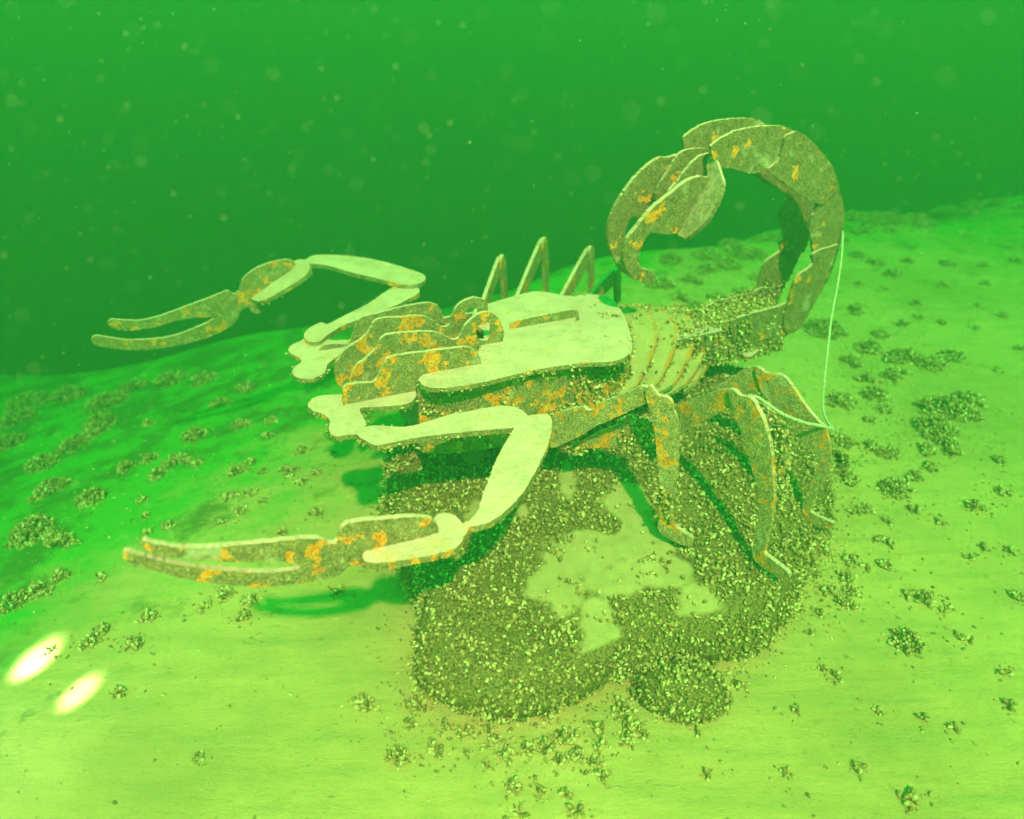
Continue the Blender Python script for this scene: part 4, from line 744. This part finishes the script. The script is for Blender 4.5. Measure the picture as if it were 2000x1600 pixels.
# ------------------------------------------------------------------ rope
def rope_mesh(pts, rad):
    P_ = [V(p) for p in pts]; path = []
    for i in range(len(P_)-1):
        p0 = P_[max(0, i-1)]; p1 = P_[i]; p2 = P_[i+1]; p3 = P_[min(len(P_)-1, i+2)]
        k = max(2, int((p2-p1).length/.004))
        for j in range(k):
            t = j/k
            path.append(.5*((2*p1)+(p2-p0)*t+(2*p0-5*p1+4*p2-p3)*t*t+(3*p1-p0-3*p2+p3)*t**3))
    path.append(P_[-1])
    vs, fs = [], []; run = 0
    for strand in range(3):
        i0 = len(vs); run = 0
        for i, p in enumerate(path):
            q = path[min(i+1, len(path)-1)]-path[max(0, i-1)]
            t = q.normalized(); u = t.orthogonal().normalized(); w = t.cross(u)
            run += .004
            a = run*210+strand*2.094
            c_ = p+(u*math.cos(a)+w*math.sin(a))*rad*.55
            r_ = rad*.6*(1+.2*noise.noise(p*40))
            for s in range(5):
                b_ = s*1.2566
                vs.append(c_+(u*math.cos(b_)+w*math.sin(b_))*r_)
        for i in range(len(path)-1):
            for s in range(5):
                a = i0+i*5+s; b_ = i0+i*5+(s+1) % 5
                fs.append([a, b_, b_+5, a+5])
    return vs, fs
va, fa = rope_mesh(ROPE_A, .0042)
vb, fb = rope_mesh(ROPE_B, .0054)
ro = V(ROPE_A[-1])
fs = fa+[[i+len(va) for i in f] for f in fb]
rope = obj('rope', mesh_np('rope', [tuple(V(v)-ro) for v in va+vb], fs, M_ROPE, smooth=True), loc=ro)
tag(rope, 'thin pale rope hanging from the scorpion tail down to its hind legs', 'rope')

# ------------------------------------------------------------------ mussel clumps on the silt
def clump_mesh(rad, seed, elong):
    rnd = random.Random(seed)
    st = random.getstate(); random.seed(seed)
    n = int((rad/.0095)**2*2.5)+5
    pts, nr = [], []
    tries = 0
    while len(pts) < n and tries < n*12:
        tries += 1
        a = rnd.uniform(0, 6.283); r_ = math.sqrt(rnd.random())*rad
        x, y = r_*math.cos(a), r_*math.sin(a)/elong
        if fbm((x/rad*1.3, y/rad*1.3, seed*3.1), 1.5, 2, seed) + (.30 if rad < .1 else .5) - (r_/rad)**2*.45 < 0: continue
        h = max(0, 1-(r_/rad)**2)*min(.065, rad*.42)*rnd.random()**.6
        pts.append((x, y, h+.002)); nr.append((x/rad*.6, y/rad*.6, 1))
    f_ = mussel_frames(pts, nr, size=(.012, .026), lean=(.25, 1.35))
    me = mussels_mesh('mussel_clump', f_)
    random.setstate(st)
    return me
RADII = [.012, .02, .03, .042, .058, .08, .11, .15]
CLUMP_MESHES = {(i, k): clump_mesh(r_, 40*i+k, 1+.35*(k % 3)) for i, r_ in enumerate(RADII) for k in range(4)}
ORD = ['leftmost', 'second from left', 'third from left', 'fourth from left', 'fifth from left', 'sixth from left', 'seventh from left', 'eighth from left',
       'ninth from left', 'tenth from left', 'eleventh from left', 'twelfth from left', 'thirteenth from left', 'fourteenth from left']
def place(x, y):
    if x < -.35: return 'left of the rock slab' if y < 2.9 else 'at far left beyond the claws'
    if y < 1.62: return 'in front of the rock slab'
    if y > 5.6: return 'on the crest far behind the tail'
    if y > 3.6: return 'seen through the tail curve' if x < 1.75 else 'behind the rope'
    return 'right of the hind legs'
def size_of(r_): return 'tiny' if r_ < .018 else 'small' if r_ < .034 else 'middling' if r_ < .055 else 'wide'
BIG = max((i for i in range(len(CLUMPS)) if CLUMPS[i][0] > 1 and CLUMPS[i][1] < 3.6), key=lambda i: CLUMPS[i][3])
groups = {}
for i, (x, y, z, r_) in enumerate(CLUMPS): groups.setdefault((size_of(r_), place(x, y)), []).append(i)
for (size, where), ids in groups.items():
    ids.sort(key=lambda i: CLUMPS[i][0]/CLUMPS[i][1])
    for rank, i in enumerate(ids):
        x, y, z, r_ = CLUMPS[i]
        c = min(range(len(RADII)), key=lambda q: abs(RADII[q]-r_))
        o = obj('mussel_clump', CLUMP_MESHES[(c, i % 4)], loc=(x, y, bed_z(x, y)-.003))
        o.rotation_euler = (0, 0, random.uniform(0, 6.28))
        s_ = r_/RADII[c]; o.scale = (s_, s_, 1.15)
        label = '%s mussel clump %s' % (size, where)
        if len(ids) == 1: label = 'the only '+label
        elif rank == len(ids)-1: label += ', rightmost of its size there'
        elif size in ('wide', 'middling') and rank < len(ORD): label += ', %s of its size' % ORD[rank]
        elif rank == 0: label += ', leftmost of its size there'
        else: label = 'one of several '+label.replace('clump', 'clumps')
        if abs(x-CLUMPS[BIG][0]) < 1e-6 and abs(y-CLUMPS[BIG][1]) < 1e-6: label = 'biggest dark mound of mussels on silt right of the hind legs'
        tag(o, label, 'mussels', 'mussel clumps scattered over the silt')

# loose shells and crumbs lying round the clumps and along the foot of the slab
pts, nr = [], []
for x, y, z, r_ in CLUMPS:
    for _ in range(int(6+r_*260)):
        a = random.uniform(0, 6.283); q = r_*random.uniform(.7, 1.1)+random.expovariate(1/(r_*.55+.02))
        pts.append((x+math.cos(a)*q, y+math.sin(a)*q))
for _ in range(900):
    p = random.choice(edge); k = 1.0+abs(random.gauss(0, .07))
    pts.append((cx+(p.x-cx)*k, cy+(p.y-cy)*k))
for _ in range(700): pts.append((random.uniform(-2.5, 3), random.uniform(1.0, 4.5)))
pts = [(x, y, bed_z(x, y)+.001) for x, y in pts]
f_ = mussel_frames(pts, [(0, 0, 1)]*len(pts), size=(.004, .019), lean=(1.1, 1.57))
tag(obj('shell_litter', mussels_mesh('shell_litter', f_)), 'loose mussel shells and crumbs littering the silt', kind='stuff')

# ------------------------------------------------------------------ two unseen torches added beyond the left edge, each lighting a patch of silt
def tube_mesh(a, b_, r_):
    a, b_ = V(a), V(b_); t = (b_-a).normalized(); u = t.orthogonal().normalized(); w = t.cross(u); n = 10
    vs = [tuple(p+(u*math.cos(k*6.2832/n)+w*math.sin(k*6.2832/n))*r_) for p in (a, b_) for k in range(n)]
    return vs, [[k, (k+1) % n, n+(k+1) % n, n+k] for k in range(n)]
def torch(loc, aim, watts, cone=13):  # unseen torch, added to throw a bright patch on the silt
    d = (V(aim)-V(loc)); q = d.to_track_quat('Z', 'Y').to_matrix().to_4x4()
    root = bpy.data.objects.new('added_torch', None); COL.objects.link(root)
    root.matrix_world = Matrix.Translation(V(loc)) @ q
    def lathe(name, prof, mat):
        vs, fs = [], []; n = 20
        for z, r_ in prof:
            for k in range(n): vs.append((r_*math.cos(k*math.pi*2/n), r_*math.sin(k*math.pi*2/n), z))
        for a in range(len(prof)-1):
            for k in range(n): fs.append([a*n+k, a*n+(k+1) % n, (a+1)*n+(k+1) % n, (a+1)*n+k])
        return obj(name, mesh_np(name, vs, fs, mat, smooth=True), root)
    lathe('added_barrel', [(-.20, .001), (-.20, .016), (-.19, .018), (-.07, .018), (-.05, .027), (-.004, .029), (0, .027), (0, .024)], M_ADDED_TORCH)
    added_stake = obj('added_stake', mesh_np('added_stake', *tube_mesh(V(loc)+V((0, 0, -.02)), (loc[0], loc[1], bed_z(loc[0], loc[1])-.08), .008), M_ADDED_TORCH), root)
    added_stake.matrix_parent_inverse = root.matrix_world.inverted()
    lathe('lens', [(-.003, .024), (-.002, .012), (-.002, .001)], M_ADDED_LENS)
    ld = bpy.data.lights.new('added_beam', 'SPOT'); ld.energy = watts; ld.spot_size = R(cone); ld.spot_blend = 1.0
    ld.shadow_soft_size = .02; ld.color = (1.0, .90, .62)
    lo = bpy.data.objects.new('added_beam', ld); COL.objects.link(lo); lo.parent = root
    lo.rotation_euler = (math.pi, 0, 0); lo.location = (0, 0, .01)
    return root
M_ADDED_TORCH = make_plain('added_torch_body', (.03, .03, .03), .5)
M_ADDED_LENS, nt, pb = new_mat('added_torch_lens')
pb.inputs['Emission Color'].default_value = (1, .95, .8, 1); pb.inputs['Emission Strength'].default_value = 30
def on(x, y, h): return (x, y, bed_z(x, y)+h)
tag(torch(on(-1.63, 1.30, .38), on(-1.565, 1.77, 0), 95), 'added unseen torch on a stake lighting the silt at left, the farther of two', 'torch')
tag(torch(on(-1.48, 1.15, .36), on(-1.335, 1.61, 0), 62, 9.5), 'added unseen torch on a stake lighting the silt at left, the nearer of two', 'torch')

# ------------------------------------------------------------------ specks drifting in the water
vs, fs = [], []
bm = bmesh.new(); bmesh.ops.create_icosphere(bm, subdivisions=1, radius=1)
pv = np.array([tuple(v.co) for v in bm.verts]); pf = np.array([[v.index for v in f.verts] for f in bm.faces]); bm.free()
off = 0
for i in range(2600):
    y = random.uniform(.5, 3.4) if i % 3 else random.uniform(.5, 1.3)
    x = random.uniform(-.75, .75)*y; z = random.uniform(1.2, 2.3) if random.random() < .85 else random.uniform(.4, 2.2)
    if math.dist((x, y, z), (0, 0, 1.9)) < .32: continue
    r_ = random.triangular(.0004, .0016, .0006)*(.55+.45*min(1, y/1.4))
    vs.append(pv*r_*np.array([1, random.uniform(.7, 1.3), random.uniform(.7, 1.3)])+np.array([x, y, z])); fs.append(pf+off); off += len(pv)
tag(obj('floating_specks', mesh_np('floating_specks', np.concatenate(vs), np.concatenate(fs), M_SPECK)), 'pale specks of plankton drifting in the water', kind='stuff')
